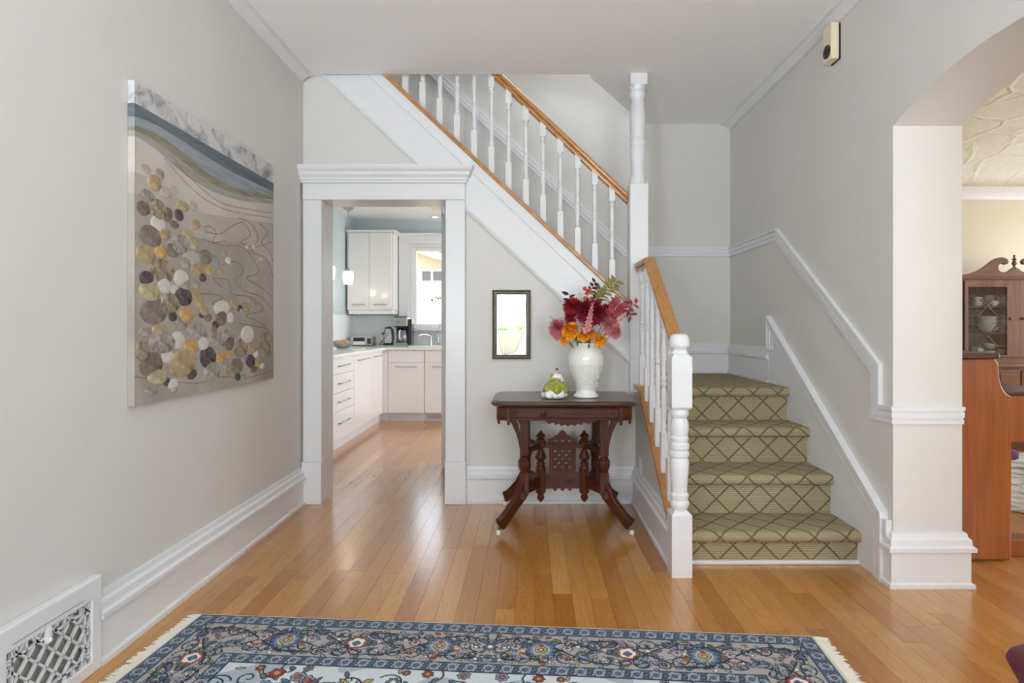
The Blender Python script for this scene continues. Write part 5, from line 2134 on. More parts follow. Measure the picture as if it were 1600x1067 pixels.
# back run
KY = 7.04
MB0 = MB().box(KX - 0.02, -1.785, KY + 0.004, 7.6, 0.105, 0.895).box(-2.30, -1.785, KY + 0.075, 7.6, 0, 0.105).box(-2.30, KX - 0.055, 6.987, KY + 0.075, 0, 0.105).box(-2.30, KX - 0.020, 6.987, KY + 0.004, 0.105, 0.895)
tag(MB0.build('corner_filler', 'lacquer_white', bevel=0.002), 'narrow white filler strip in the inner kitchen corner', 'cabinet filler')
for n, (x0, x1, lab) in enumerate(((-1.783, -1.328, 'white base cabinet below the coffee maker'), (-1.324, -0.74, 'white sink cabinet above the toe kick grille'))):
    u = thing('base_cabinet', ((x0 + x1) / 2, 7.3, 0), lab, 'cabinet')
    MB().box(x0, x1, KY + 0.02, 7.62, 0.105, 0.895).build('body', 'lacquer_white', u)
    MB().box(x0, x1, KY + 0.075, 7.60, 0.0, 0.105).build('plinth', 'trim_white', u)
    MB().box(x0 + 0.002, x1 - 0.002, KY, KY + 0.02, 0.745, 0.893).build('false_drawer', 'lacquer_white', u, bevel=0.002)
    d = MB().box(x0 + 0.002, x1 - 0.002, KY, KY + 0.02, 0.110, 0.741).build('door', 'lacquer_white', u, bevel=0.002)
    handle_x(d, x0 + 0.10, x1 - 0.10, KY, 0.688)
    if n == 1:
        g = MB().box(x0 + 0.01, x0 + 0.27, KY + 0.066, KY + 0.075, 0.012, 0.092).build('toe_grille', 'trim_white', u, bevel=0.002)
        m = MB()
        for k in range(20):
            m.box(x0 + 0.025 + k * 0.0118, x0 + 0.029 + k * 0.0118, KY + 0.064, KY + 0.068, 0.024, 0.080)
        stuff(m.build('grille_slots', 'grey_glass_dark', g))
wt = MB()
wt.prism([(-2.435, 5.02), (-1.81, 5.02), (-1.81, 7.01), (-0.70, 7.01), (-0.70, 7.765), (-2.435, 7.765)], 2, 0.897, 0.930)
tag(wt.build('worktop', 'worktop_white', bevel=0.004), 'pale speckled L-shaped kitchen worktop', 'worktop')
sk = thing('kitchen_sink', (-1.15, 7.4, 0.93), 'white inset sink rim in the worktop under the window', 'sink')
MB().prism(clipped(-1.56, -0.78, 7.14, 7.62, 0.05, 4), 2, 0.9305, 0.946).build('rim', 'porcelain', sk, bevel=0.004)
MB().prism(clipped(-1.50, -0.84, 7.19, 7.54, 0.05, 4), 2, 0.945, 0.9475).build('basin', 'steel', sk)
fc = thing('faucet', (-1.345, 7.585, 0.946), 'small chrome tap beside the sink', 'tap')
MB().lathe([(0.024, 0.946), (0.022, 0.956), (0.014, 0.962), (0.013, 1.06), (0.016, 1.07), (0.001, 1.075)], (-1.345, 7.585, 0), 14).build('body', 'chrome', fc, smooth=40)
MB().tube([(-1.345, 7.585, 1.06), (-1.40, 7.55, 1.085), (-1.46, 7.50, 1.08), (-1.49, 7.48, 1.06)], 0.008, 8).build('spout', 'chrome', fc, smooth=60)
MB().tube([(-1.345, 7.585, 1.072), (-1.32, 7.57, 1.095), (-1.28, 7.55, 1.10)], 0.005, 8).build('lever', 'chrome', fc, smooth=60)

# wall cabinet
u = thing('wall_cabinet', (-2.11, 7.62, 1.37), 'white two-door wall cabinet above the coffee maker', 'cabinet')
MB().box(-2.42, -1.812, 7.45, 7.783, 1.405, 2.43).build('body', 'lacquer_white', u)
for x0, x1 in ((-2.418, -2.130), (-2.126, -1.838)):
    d = MB().box(x0, x1, 7.43, 7.45, 1.415, 2.425).build('door', 'lacquer_white', u, bevel=0.002)
    handle_x(d, x0 + 0.07, x1 - 0.06, 7.43, 1.480)
MB().box(-2.41, -1.815, 7.445, 7.78, 1.350, 1.405).build('light_rail', 'lacquer_white', u, bevel=0.012)
MB().sweep([(0, 0), (0.012, 0), (0.04, 0.022), (0.04, 0.03), (0, 0.03)], [(-2.42, 7.43, 2.43), (-1.812, 7.43, 2.43), (-1.812, 7.78, 2.43)]).build('cornice', 'trim_white', u)

# pendant lamps
emit('opal_glow', lin(255, 240, 220), 0.9)
for n, (yy, lab) in enumerate(((6.90, 'opal glass pendant lamp hanging before the wall cabinet'), (6.25, 'opal pendant lamp half hidden by the doorway jamb'))):
    px_ = -2.235
    p = thing('pendant_lamp', (px_, yy, 2.65), lab, 'lamp', None)
    MB().lathe([(0.064, 2.65), (0.066, 2.642), (0.050, 2.628), (0.022, 2.612), (0.010, 2.600), (0.004, 2.585)], (px_, yy, 0), 20).build('canopy', 'steel', p, smooth=40)
    MB().tube([(px_, yy, 2.60), (px_, yy, 1.90)], 0.0055, 8).build('rod', 'steel', p)
    MB().lathe([(0.006, 1.915), (0.016, 1.905), (0.020, 1.890), (0.028, 1.880), (0.030, 1.868)], (px_, yy, 0), 16).build('socket', 'steel', p, smooth=40)
    MB().lathe([(0.026, 1.874), (0.050, 1.868), (0.062, 1.850), (0.066, 1.820), (0.064, 1.780), (0.058, 1.740), (0.051, 1.712), (0.047, 1.710)], (px_, yy, 0), 24, cap=False).build('shade', 'opal_glow', p, smooth=60)
    ld = bpy.data.lights.new('pendant_bulb', 'POINT')
    ld.energy = 1.2
    ld.color = (1.0, 0.86, 0.68)
    ld.shadow_soft_size = 0.03
    lo_ = bpy.data.objects.new('pendant_bulb', ld)
    COL.objects.link(lo_)
    lo_.parent = p
    lo_.location = (0, 0, -0.99)
emit('down_glow', lin(255, 246, 230), 6.0)
p = thing('recessed_light', (-1.27, 7.50, 2.65), 'small round recessed light in the kitchen ceiling', 'ceiling light')
MB().lathe([(0.052, 2.650), (0.052, 2.645), (0.040, 2.643), (0.038, 2.648)], (-1.27, 7.50, 0), 20).build('ring', 'white_plastic', p, smooth=40)
MB().lathe([(0.037, 2.649), (0.037, 2.646), (0.001, 2.646)], (-1.27, 7.50, 0), 20).build('lens', 'down_glow', p)

# things on the worktop
WZ = 0.930
tr = MB().prism(clipped(-2.00, -1.60, 7.20, 7.62, 0.04, 4), 2, WZ + 0.001, WZ + 0.016)
tag(tr.build('serving_tray', 'tray_teal', bevel=0.005), 'pale teal tray under the kettle and coffee maker', 'tray')
TZ2 = WZ + 0.017
ke = thing('kettle', (-1.875, 7.42, TZ2), 'glass electric kettle with a black handle', 'kettle')
MB().lathe([(0.062, TZ2), (0.066, TZ2 + 0.006), (0.066, TZ2 + 0.020), (0.060, TZ2 + 0.026)], (-1.875, 7.42, 0), 24).build('base', 'black_plastic', ke, smooth=40)
MB().lathe([(0.060, TZ2 + 0.026), (0.064, TZ2 + 0.06), (0.060, TZ2 + 0.13), (0.048, TZ2 + 0.20), (0.044, TZ2 + 0.215)], (-1.875, 7.42, 0), 24, cap=False).build('jug', 'clear_glass', ke, smooth=50)
MB().lathe([(0.046, TZ2 + 0.213), (0.047, TZ2 + 0.222), (0.036, TZ2 + 0.232), (0.001, TZ2 + 0.236)], (-1.875, 7.42, 0), 24).build('lid', 'black_plastic', ke, smooth=40)
MB().tube([(-1.885, 7.40, TZ2 + 0.228), (-1.842, 7.39, TZ2 + 0.232), (-1.812, 7.38, TZ2 + 0.205), (-1.800, 7.38, TZ2 + 0.14), (-1.802, 7.38, TZ2 + 0.07), (-1.815, 7.39, TZ2 + 0.015)],
          [0.012, 0.013, 0.014, 0.013, 0.013, 0.012], 8).build('handle', 'black_plastic', ke, smooth=60)
cm = thing('coffee_maker', (-1.695, 7.45, TZ2), 'steel and black drip coffee maker with a glass pot', 'coffee maker')
cx0, cx1, cy0, cy1 = -1.783, -1.607, 7.34, 7.56
MB().box(cx0, cx1, cy0, cy1, TZ2, TZ2 + 0.030).build('base', 'steel', cm, bevel=0.006)
MB().box(cx0, cx1, cy0 + 0.14, cy1, TZ2 + 0.030, TZ2 + 0.24).build('column', 'black_plastic', cm, bevel=0.004)
MB().box(cx0, cx1, cy0, cy1, TZ2 + 0.245, TZ2 + 0.365).build('brew_head', 'steel', cm, bevel=0.010)
MB().box(cx0 - 0.002, cx1 + 0.002, cy0 - 0.002, cy1, TZ2 + 0.232, TZ2 + 0.246).build('band', 'black_plastic', cm)
MB().box(cx0 - 0.001, cx1 + 0.001, cy0 - 0.001, cy1, TZ2 + 0.365, TZ2 + 0.375).build('lid', 'black_plastic', cm, bevel=0.003)
MB().lathe([(0.05, TZ2 + 0.032), (0.066, TZ2 + 0.05), (0.070, TZ2 + 0.10), (0.058, TZ2 + 0.165), (0.044, TZ2 + 0.19)], (-1.692, 7.415, 0), 20, cap=False).build('glass_pot', 'clear_glass', cm, smooth=50)
MB().lathe([(0.046, TZ2 + 0.188), (0.048, TZ2 + 0.20), (0.036, TZ2 + 0.215), (0.001, TZ2 + 0.218)], (-1.692, 7.415, 0), 20).build('pot_lid', 'black_plastic', cm, smooth=40)
MB().tube([(-1.70, 7.36, TZ2 + 0.19), (-1.705, 7.325, TZ2 + 0.185), (-1.705, 7.32, TZ2 + 0.10), (-1.70, 7.345, TZ2 + 0.07)], 0.010, 8).build('pot_handle', 'white_plastic', cm, smooth=60)
MB().box(cx1 + 0.002, cx1 + 0.045, 7.40, cy1, TZ2 + 0.0, TZ2 + 0.34).build('water_tank', 'grey_glass_dark', cm, bevel=0.006)
for k in range(3):
    MB().ball((-1.735 + 0.03 * k, cy0 - 0.001, TZ2 + 0.30), 0.007, 0.003, 0.007, 8, 5).build('button', 'black_plastic', cm, smooth=60)
ra = thing('kitchen_radio', (-2.23, 7.5, WZ), 'grey counter radio with a dark display beside the kettle', 'radio')
MB().box(-2.375, -2.085, 7.42, 7.60, WZ + 0.010, WZ + 0.125).build('case', 'steel', ra, bevel=0.006)
MB().box(-2.375, -2.085, 7.43, 7.60, WZ, WZ + 0.012).build('foot', 'black_plastic', ra)
MB().box(-2.335, -2.185, 7.416, 7.421, WZ + 0.066, WZ + 0.114).build('display', 'black_plastic', ra, bevel=0.001)
MB().box(-2.335, -2.185, 7.416, 7.421, WZ + 0.020, WZ + 0.058).build('button_strip', 'white_plastic', ra, bevel=0.001)
MB().box(-2.155, -2.10, 7.416, 7.421, WZ + 0.03, WZ + 0.105).build('speaker', 'grey_glass_dark', ra, bevel=0.001)
bw = thing('bread_bowl', (-2.20, 6.60, WZ), 'clear glass bowl at the left end of the worktop', 'bowl')
MB().lathe([(0.05, WZ), (0.06, WZ + 0.004), (0.10, WZ + 0.03), (0.125, WZ + 0.07), (0.130, WZ + 0.09), (0.126, WZ + 0.09), (0.118, WZ + 0.07), (0.094, WZ + 0.034), (0.05, WZ + 0.010)], (-2.20, 6.60, 0), 28).build('body', 'clear_glass', bw, smooth=50)
for k, (a, b, c, s) in enumerate(((-2.25, 6.57, 0.075, 0.045), (-2.17, 6.58, 0.080, 0.042), (-2.21, 6.66, 0.078, 0.045), (-2.21, 6.55, 0.060, 0.040))):
    o = MB().ball((a, b, WZ + c), s, s * 0.8, s * 0.7, 14, 8).build('bread_roll', 'bread', smooth=80)
    tag(o, ['bread roll at the left of the glass bowl', 'bread roll at the right of the glass bowl', 'bread roll at the back of the glass bowl', 'bread roll at the front of the glass bowl'][k], 'bread', 'rolls in the glass bowl')
m = MB().prism(clipped(-2.12, -1.90, 6.10, 6.50, 0.03, 3), 2, WZ + 0.001, WZ + 0.010)
tag(m.build('white_platter', 'china_white', bevel=0.003), 'flat white platter on the left worktop', 'platter')
so = thing('wall_socket', (-2.03, 7.785, 1.12), 'white socket plate on the splashback above a black cable', 'socket')
MB().box(-2.065, -2.000, 7.779, 7.785, 1.060, 1.175).build('plate', 'white_plastic', so, bevel=0.002)
MB().box(-2.045, -2.020, 7.745, 7.779, 1.075, 1.105).build('plug', 'black_plastic', so, bevel=0.004)
pts = [(-2.03, 7.745, 1.088), (-1.99, 7.72, 1.095), (-1.965, 7.70, 1.07), (-1.985, 7.70, 1.03), (-2.03, 7.68, 0.98), (-2.05, 7.66, 0.945), (-1.99, 7.66, 0.937), (-1.94, 7.66, 0.937)]
tag(MB().tube(pts, 0.006, 6).build('power_cable', 'leather_cord', smooth=60), 'black looped power cable behind the kettle', 'cable')
gv = thing('bud_vase', (X(683, 7.5), 7.665, WZ), 'clear glass bud vase behind the sink', 'vase')
gx, gy = X(683, 7.665), 7.665
MB().lathe([(0.03, 0.931), (0.036, 0.94), (0.036, 0.99), (0.018, 1.05), (0.013, 1.09), (0.017, 1.11)], (gx, gy, 0), 18, cap=False).build('body', 'clear_glass', gv, smooth=50)
paint('leaf_dark', lin(62, 64, 58), 0.6, 0.2, 30.0)
br = thing('eucalyptus_cutting', (gx, gy, 0.95), 'dark leafy eucalyptus cutting standing against the kitchen window', 'plant')
tip = [(gx, gy, 0.95), (gx + 0.02, gy, 1.15), (X(694, 7.66), 7.66, 1.40), (X(695, 7.66), 7.66, 1.75), (X(694, 7.66), 7.66, 2.12)]
MB().tube(tip, [0.003] * 4 + [0.0015], 6).build('stalk', 'leaf_dark', br)
MB().tube([(X(694, 7.66), 7.66, 1.60), (X(682, 7.64), 7.64, 1.60), (X(674, 7.62), 7.62, 1.56)], [0.002, 0.0016, 0.001], 6).build('side_shoot', 'leaf_dark', br)
rr = random.Random(4)
for k in range(34):
    if k < 26:
        t = k / 25
        p = Vector((X(693.5, 7.66), 7.66, 1.18 + 0.92 * t))
    else:
        t = (k - 26) / 7
        p = Vector((X(692 - 18 * t, 7.65), 7.65 - 0.03 * t, 1.60 - 0.04 * t))
    m = MB()
    petal(m, p, (rr.uniform(-1, 0.6), rr.uniform(-0.4, 0.3), rr.uniform(-0.7, 0.6)), rr.uniform(0.03, 0.055), rr.uniform(0.010, 0.018), 0.003, -0.006, rr.uniform(-1, 1))
    m.build('leaf', 'leaf_dark', br, smooth=80, fix=False)

# ================================================================== dining room
pi = thing('upright_piano', (2.25, 3.6, 0), 'reddish brown upright piano seen end on beyond the arch', 'piano')
prof = [(2.012, 0.008), (2.458, 0.008), (2.462, 0.845)]
for k in range(1, 9):
    a = math.pi / 2 * k / 8
    prof.append((2.462 - 0.062 * math.sin(a) - 0.004 * k / 8, 0.845 + 0.125 * (1 - math.cos(a))))
prof += [(2.394, 1.005), (2.388, 1.022), (2.372, 1.034), (2.012, 1.034)]
for nm, y0 in (('end_panel', 2.880), ('end_panel', 4.300)):
    MB().prism(prof, 1, y0, y0 + 0.045).build(nm, 'cherry', pi, bevel=0.005, seg=2)
MB().box(2.012, 2.30, 2.925, 4.300, 0.05, 1.03).build('case', 'cherry', pi)
MB().box(2.005, 2.390, 2.865, 4.360, 1.036, 1.066).build('lid', 'walnut_top', pi, bevel=0.006)
MB().box(2.30, 2.80, 2.935, 4.29, 0.600, 0.838).build('key_bed', 'cherry', pi, bevel=0.004)
MB().box(2.30, 2.82, 2.930, 4.295, 0.838, 0.862).build('fallboard', 'walnut_top', pi, bevel=0.009)
for y0 in (2.935, 4.20):
    MB().box(2.44, 2.84, y0, y0 + 0.09, 0.0, 0.088).build('toe_block', 'cherry', pi, bevel=0.005)
    MB().box(2.73, 2.80, y0 + 0.01, y0 + 0.08, 0.088, 0.60).build('leg', 'cherry', pi, bevel=0.008)

hu = thing('china_hutch', (4.69, 5.68, 0), 'brown glass-fronted china hutch with a scrolled pediment', 'hutch')
HY = 5.45
HXC = X(1586, HY)
HW = 0.515


def hz(py):
    return Z(py, HY)


def hx(px):
    return X(px, HY)


MB().box(HXC - HW, HXC + HW, HY - 0.06, 5.93, 0.08, 0.80).build('base_body', 'hutch_wood', hu, bevel=0.004)
MB().box(HXC - HW - 0.02, HXC + HW + 0.02, HY - 0.085, 5.93, 0.80, 0.835).build('counter', 'hutch_wood_across', hu, bevel=0.008)
MB().box(HXC - HW + 0.02, HXC + HW - 0.02, HY - 0.03, 5.92, 0.0, 0.08).build('plinth', 'hutch_wood_across', hu)
for k in range(4):
    x0 = HXC - HW + 0.03 + k * (2 * HW - 0.06) / 4
    x1 = x0 + (2 * HW - 0.06) / 4 - 0.012
    d = MB().box(x0, x1, HY - 0.075, HY - 0.06, 0.60, 0.775).build('drawer', 'hutch_wood_across', hu, bevel=0.004)
    MB().box(x0 + 0.035, x1 - 0.035, HY - 0.082, HY - 0.074, 0.635, 0.74).build('raised_panel', 'hutch_wood_across', d, bevel=0.006)
    d = MB().box(x0, x1, HY - 0.075, HY - 0.06, 0.12, 0.58).build('door', 'hutch_wood', hu, bevel=0.004)
    MB().box(x0 + 0.035, x1 - 0.035, HY - 0.082, HY - 0.074, 0.16, 0.54).build('raised_panel', 'hutch_wood', d, bevel=0.006)
zb_, zt_ = 0.835, hz(436)
# upper case: back, sides, floor, top, shelves
MB().box(HXC - HW, HXC + HW, 5.90, 5.93, zb_, zt_).build('back_board', 'hutch_wood', hu)
for s in (-1, 1):
    MB().box(HXC + s * HW - 0.012, HXC + s * HW + 0.012, HY, 5.90, zb_, zt_).build('side', 'hutch_wood', hu)
MB().box(HXC - HW, HXC + HW, HY, 5.90, zt_ - 0.02, zt_).build('top_board', 'hutch_wood_across', hu)
MB().box(HXC - HW, HXC + HW, HY, 5.90, zb_, zb_ + 0.070).build('floor_board', 'hutch_wood_across', hu)
SH = [Z(555, 5.6), Z(519.5, 5.6), Z(479, 5.6)]
for z in SH[1:]:
    MB().box(HXC - HW + 0.012, HXC + HW - 0.012, HY + 0.03, 5.90, z - 0.016, z).build('shelf', 'hutch_wood_across', hu, bevel=0.003)
MB().box(HXC - HW - 0.015, HXC + HW + 0.015, HY - 0.02, 5.92, zt_, zt_ + 0.022).build('cornice', 'hutch_wood_across', hu, bevel=0.006)
# scrolled pediment
half = [(1503, 433), (1503, 429.5), (1516, 427.5), (1526.6, 423.5), (1536, 418), (1543.7, 412.5), (1550, 407.5), (1556, 404), (1562, 402.2), (1568, 402.4), (1573, 404.5), (1575.6, 408.5), (1574, 412.5), (1570, 413.5), (1567, 411.5),
        (1563, 411.5), (1559.5, 415), (1559, 419), (1560.7, 422.7), (1565, 425.2), (1570.5, 425.6), (1577, 423), (1582, 419), (1586, 418)]
pl = [(hx(a), hz(b)) for a, b in half]
pr = [(2 * HXC - a, b) for a, b in pl[:-1][::-1]]
MB().prism(pl + pr, 1, HY - 0.008, HY + 0.026).build('pediment', 'hutch_wood_across', hu, bevel=0.004)
fz = hz(419)
MB().lathe([(0.020, fz - 0.004), (0.022, fz + 0.004), (0.010, fz + 0.012), (0.008, fz + 0.022), (0.018, fz + 0.034), (0.021, fz + 0.050), (0.016, fz + 0.066), (0.008, fz + 0.076), (0.020, fz + 0.084), (0.022, fz + 0.090), (0.010, fz + 0.098),
            (0.009, fz + 0.112), (0.012, fz + 0.120), (0.001, fz + 0.134)], (HXC, HY + 0.009, 0), 16).build('finial', 'hutch_wood', hu, smooth=40)
# two glazed doors with muntins
for s in (-1, 1):
    def mx(px):
        return hx(px) if s < 0 else 2 * HXC - hx(px)
    xo, xi = mx(1506), mx(1580.5)
    go, gi = mx(1511.5), mx(1572)
    zt2, zb2, gt, gb_ = zt_ - 0.012, zb_ + 0.062, hz(448.5), hz(554.5)
    a0, a1 = min(xo, xi), max(xo, xi)
    b0, b1 = min(go, gi), max(go, gi)
    d = ring(1, HY - 0.012, HY + 0.012, a0, a1, zb2, zt2, (b0, b1, gb_, gt)).build('door', 'hutch_wood', hu, bevel=0.003)
    MB().box(b0 - 0.004, b1 + 0.004, HY - 0.002, HY + 0.002, gb_ - 0.004, gt + 0.004).build('pane', 'pane', d)
    kz = hz(498)
    MB().ball((mx(1576.5), HY - 0.024, kz), 0.014, 0.014, 0.014, 10, 6).build('knob', 'hutch_wood', d, smooth=60)
    lines = [[(1525.5, 448.5), (1525.5, 462), (1511.5, 462)], [(1557.5, 448.5), (1557.5, 462), (1572, 462)],
             [(1553, 466), (1526, 494), (1526, 508), (1542, 525), (1558, 508), (1558, 494), (1530, 466)],
             [(1511.5, 494), (1526, 494)], [(1511.5, 508), (1526, 508)], [(1558, 494), (1572, 494)], [(1558, 508), (1572, 508)],
             [(1542, 525), (1526, 541), (1526, 554)], [(1542, 525), (1558, 541), (1558, 554)], [(1558, 541), (1572, 541)], [(1511.5, 541), (1526, 541)]]
    for ln in lines:
        MB().tube([(mx(a), HY - 0.005, hz(b)) for a, b in ln], 0.0052, 4).build('muntin', 'hutch_wood', d)
MB().box(hx(1580.5), 2 * HXC - hx(1580.5), HY - 0.012, HY + 0.03, zb_ + 0.06, zt_ - 0.01).build('centre_stile', 'hutch_wood', hu, bevel=0.004)


def cup(px, z, Y, label, r=0.042, h=0.062, hside=1, tilt=0, group='china cups on the top shelf of the hutch', name='teacup', cat='cup'):
    cx = X(px, Y)
    M = Matrix.Translation((cx, Y, z)) @ Matrix.Rotation(R(tilt), 4, 'Y')
    c = thing(name, (cx, Y, z), label, cat, group)
    MB(M).lathe([(r * 0.5, 0), (r * 0.55, 0.004), (r * 0.8, h * 0.35), (r * 0.95, h * 0.7), (r, h), (r * 0.94, h), (r * 0.88, h * 0.7), (r * 0.5, 0.008)], (0, 0, 0), 20).build('body', 'china_white', c, smooth=50)
    if hside:
        MB(M).tube([(hside * r * 0.9, 0, h * 0.8), (hside * r * 1.35, 0, h * 0.75), (hside * r * 1.4, 0, h * 0.45), (hside * r * 0.8, 0, h * 0.25)], 0.005, 6).build('handle', 'china_white', c, smooth=60)
    return c


ZS = SH[2] + 0.001
cup(1526, ZS, 5.62, 'lower white teacup at the left of the top hutch shelf', 0.050, 0.050)
cup(1526, ZS + 0.047, 5.62, 'upper teacup stacked at the left of the top hutch shelf', 0.044, 0.046)
cup(1546, ZS, 5.66, 'lower white teacup in the middle stack of the hutch', 0.048, 0.060, -1)
cup(1546, ZS + 0.056, 5.66, 'upper white teacup in the middle stack of the hutch', 0.046, 0.055, -1)
cup(1552, ZS, 5.53, 'white teacup standing in front of the middle stack', 0.040, 0.052, 1)
cup(1564, ZS, 5.62, 'lower white teacup at the right end of the top shelf', 0.044, 0.058, 0)
cup(1564, ZS + 0.055, 5.62, 'upper white teacup at the right end of the top shelf', 0.042, 0.050, 0)
ZS = SH[1] + 0.001
labs = ['lowest bowl of the big stack on the middle hutch shelf', 'second lowest bowl of the big stack in the hutch', 'second highest bowl of the big stack in the hutch', 'topmost bowl of the big stack in the hutch']
for k in range(4):
    cup(1542.5, ZS + 0.036 * k, 5.62, labs[k], 0.094 + 0.002 * k, 0.052, 0, 0, 'stacked china bowls', 'china_bowl', 'bowl')
c = thing('china_jug', (X(1568, 5.64), 5.64, ZS), 'white china jug right of the bowl stack', 'jug')
MB().lathe([(0.030, ZS), (0.046, ZS + 0.02), (0.052, ZS + 0.07), (0.036, ZS + 0.13), (0.032, ZS + 0.16), (0.040, ZS + 0.19)], (X(1569, 5.64), 5.64, 0), 18, cap=False).build('body', 'china_white', c, smooth=50)
MB().tube([(X(1564, 5.64) + 0.0, 5.60, ZS + 0.16), (X(1561, 5.62), 5.59, ZS + 0.12), (X(1562, 5.62), 5.59, ZS + 0.06)], 0.006, 6).build('handle', 'china_white', c, smooth=60)
ZS = zb_ + 0.072
for px_, tl, lab, zz in ((1524, 16, 'tilted bowl at the left of the lowest hutch shelf', 0.026), (1545, 0, 'flat bowl under the tilted one on the lowest hutch shelf', 0.0), (1545, 15, 'tilted bowl resting on another on the lowest hutch shelf', 0.066), (1564, 8, 'bowl at the right of the lowest hutch shelf', 0.012)):
    cup(px_, ZS + zz, 5.60 + 0.01 * (px_ % 3), lab, 0.062, 0.046, 0, tl, 'bowls on the lowest hutch shelf', 'china_bowl', 'bowl')

# piano bench
bn = thing('piano_bench', (2.76, 3.75, 0), 'purple velvet topped bench beside the piano', 'bench')
m = MB()
slab(m, lambda i: clipped(2.55 + i, 2.985 - i, 3.42 + i, 4.10 - i, 0.04, 4), [(0.010, 0.385), (0.0, 0.395), (0.0, 0.425), (0.008, 0.440), (0.03, 0.448)])
m.build('cushion', 'velvet_violet', bn, smooth=50)
MB().box(2.60, 2.86, 3.47, 4.05, 0.33, 0.384).build('apron', 'hutch_wood', bn, bevel=0.004)
for a in (2.61, 2.82):
    for b in (3.48, 4.01):
        MB().lathe([(0.012, 0.0), (0.016, 0.02), (0.014, 0.12), (0.020, 0.2), (0.022, 0.33)], (a + 0.015, b + 0.015, 0), 12).build('leg', 'hutch_wood', bn, smooth=50)

# pale rug in the dining room
t = NT('dining_rug_cloth')
mp = t.pos()
nz = t.noise(mp, 3.0, 5, 0.65, 2.2)
r = t.ramp(nz, 'Fac', [(0.36, lin(122, 122, 116)), (0.46, lin(178, 174, 166)), (0.54, lin(210, 206, 198)), (0.64, lin(152, 148, 140))])
t.col((r, 0))
t.setp(rough=0.95, spec=0.1)
MATS['dining_rug_cloth'] = t.m
m = MB().prism(clipped(3.06, 5.6, 3.52, 5.30, 0.35, 8), 2, 0.001, 0.010)
tag(m.build('dining_rug', 'dining_rug_cloth', bevel=0.003), 'pale grey abstract rug on the dining room floor', 'rug')

# velvet chair, its seat corner just in view
vc = thing('velvet_chair', (1.36, 1.06, 0), 'dark crimson velvet chair seat cut by the right edge of the picture', 'chair')
m = MB()
slab(m, lambda i: clipped(1.086 + i, 1.60 - i, 0.80 + i, 1.335 - i, 0.085 - min(i, 0.03), 6),
     [(0.060, 0.345), (0.040, 0.360), (0.020, 0.395), (0.006, 0.425), (0.0, 0.440), (0.004, 0.452), (0.016, 0.462), (0.05, 0.468), (0.12, 0.472)])
m.build('seat', 'velvet_purple', vc, smooth=60)
m = MB()
slab(m, lambda i: clipped(1.565 + i * .3, 1.635 - i * .3, 0.82 + i, 1.315 - i, 0.03, 4), [(0.02, 0.44), (0.0, 0.47), (0.0, 0.86), (0.02, 0.90), (0.06, 0.915)])
m.build('backrest', 'velvet_purple', vc, smooth=60)
for a in (1.165, 1.53):
    for b in (0.885, 1.25):
        MB().lathe([(0.010, 0.0), (0.013, 0.01), (0.012, 0.03), (0.019, 0.20), (0.022, 0.35)], (a, b, 0), 14).build('leg', 'steel', vc, smooth=50)

# ================================================================== outside
t = NT('lawn')
mp = t.pos()
nz = t.noise(mp, 1.4, 6, 0.7)
r = t.ramp(nz, 'Fac', [(0.3, lin(96, 122, 66)), (0.7, lin(138, 158, 92))])
t.col((r, 0))
t.setp(rough=0.95, spec=0.1)
MATS['lawn'] = t.m
paint('foliage', lin(120, 116, 44), 0.8, 0.35, 5.0)
paint('foliage_green', lin(104, 138, 78), 0.8, 0.25, 3.0)
g = struct(MB().box(-45, 45, -60, 60, -0.60, -0.40).build('ground', 'pale_gravel'))
struct(MB().box(-2.6, 2.4, -4.6, -1.66, -0.40, -0.06).build('porch_floor', 'concrete'))
struct(MB().box(-2.9, 6.4, -4.8, -1.66, 2.62, 2.80).build('porch_roof', 'trim_white'))  # unseen roof added to keep direct sun out of the front openings
for _x in (-2.6, 2.35, 6.1):
    struct(MB().box(_x - 0.08, _x + 0.08, -4.7, -4.54, -0.40, 2.62).build('porch_post', 'trim_white', bevel=0.01))
struct(MB().box(-30, 30, -19, -8, -0.40, -0.385).build('street', 'concrete'))
tag(MB().box(-14, 12, -23.4, -23.0, -0.40, 0.90).build('garden_wall', 'stucco_cream', bevel=0.02), 'low pale garden wall across the street, seen in the mirror', 'wall')
m = MB()
rr = random.Random(8)
for k in range(70):
    m.ball((-12 + 22 * k / 69, -25 + rr.uniform(-0.4, 0.4), rr.uniform(0.55, 0.8)), rr.uniform(0.5, 0.9), None, rr.uniform(0.45, 0.6), 8, 6)
hd = thing('hedge', (-1, -25, -0.4), 'green hedge across the street, seen in the mirror', 'hedge')
stuff(m.build('foliage', 'foliage_green', hd, smooth=80))

nh = thing('neighbour_house', (-3, 15, -0.4), 'cream stuccoed house outside the kitchen window', 'house')
NYW = 15.0


def rake(x):
    return 3.13 - 0.33 * (x + 3.02)


nx0, nx1 = X(657, NYW), X(693, NYW)
nz0, nz1 = Z(442, NYW), Z(421, NYW)
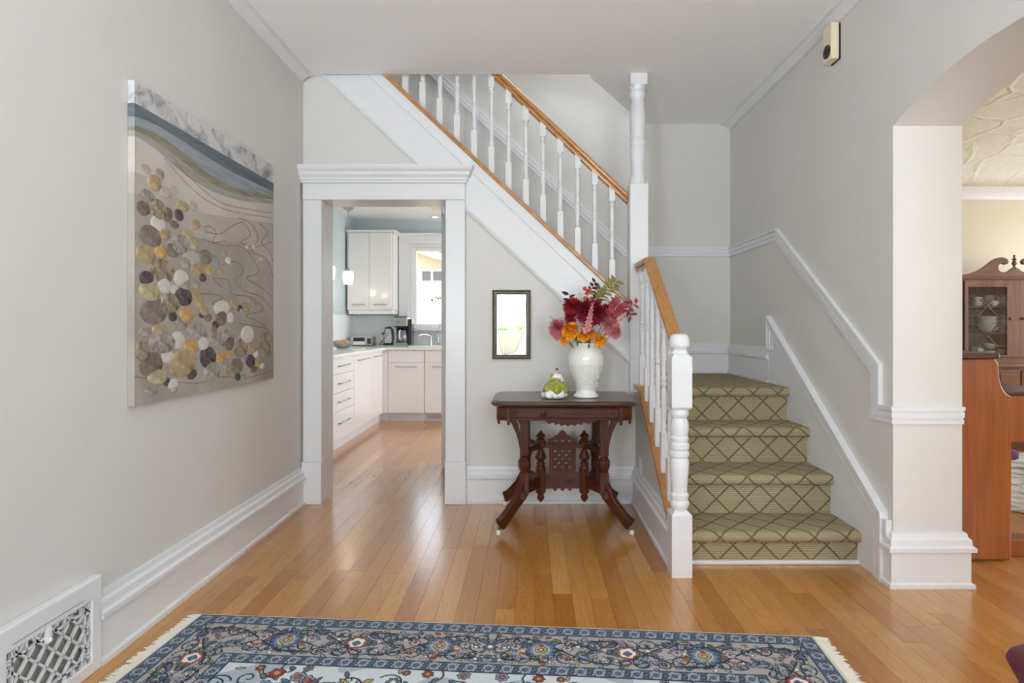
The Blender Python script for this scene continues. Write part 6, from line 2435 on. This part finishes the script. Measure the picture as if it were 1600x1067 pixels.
# wall in pieces round the window
m = holed(1, NYW, NYW + 0.2, -9.0, 3.0, -0.4, nz1, [(nx0, nx1, nz0, nz1)])
m.prism([(-9.0, nz1), (3.0, nz1), (3.0, max(nz1 + 0.01, rake(3.0))), (2.0, max(nz1 + 0.02, rake(2.0))), (-1.7, max(nz1 + 0.05, rake(-1.7))), (-9.0, rake(-9.0))], 1, NYW, NYW + 0.2)
m.build('wall', 'stucco_cream', nh)
m = MB().prism([(-9.2, rake(-9.2)), (1.5, rake(1.5)), (1.5, rake(1.5) + 0.16), (-9.2, rake(-9.2) + 0.16)], 1, NYW - 0.62, NYW + 0.4)
m.build('roof_edge', 'trim_white', nh)
wf = holed(1, NYW - 0.03, NYW + 0.05, nx0, nx1, nz0, nz1, [(nx0 + 0.05, (nx0 + nx1) / 2 - 0.025, nz0 + 0.05, nz1 - 0.05), ((nx0 + nx1) / 2 + 0.025, nx1 - 0.05, nz0 + 0.05, nz1 - 0.05)]).build('window', 'white_plastic', nh)
for a, b in ((nx0 + 0.05, (nx0 + nx1) / 2 - 0.025), ((nx0 + nx1) / 2 + 0.025, nx1 - 0.05)):
    MB().box(a, b, NYW + 0.02, NYW + 0.03, nz0 + 0.05, nz1 - 0.05).build('pane', 'grey_glass_dark', wf)
tg = thing('garden_tree', (-3.4, 21, -0.4), 'golden leaved tree rising behind the neighbouring roof', 'tree')
MB().tube([(-3.4, 21, -0.4), (-3.3, 21, 2.0), (-3.5, 21, 4.0)], [0.18, 0.14, 0.08], 8).build('trunk', 'petal_twig', tg)
m = MB()
for k in range(900):
    d = Vector((rr.gauss(0, 1), rr.gauss(0, 1), rr.gauss(0, 1))).normalized() * rr.uniform(0.6, 1.0)
    p = Vector((-3.4 + d.x * 3.0, 21 + d.y * 1.8, 4.1 + d.z * 1.1))
    petal(m, p, (rr.uniform(-1, 1), rr.uniform(-1, 1), rr.uniform(-1, 0.5)), rr.uniform(0.25, 0.4), rr.uniform(0.08, 0.14), 0.02, -0.05, rr.uniform(-1, 1))
stuff(m.build('crown', 'foliage', tg, fix=False))
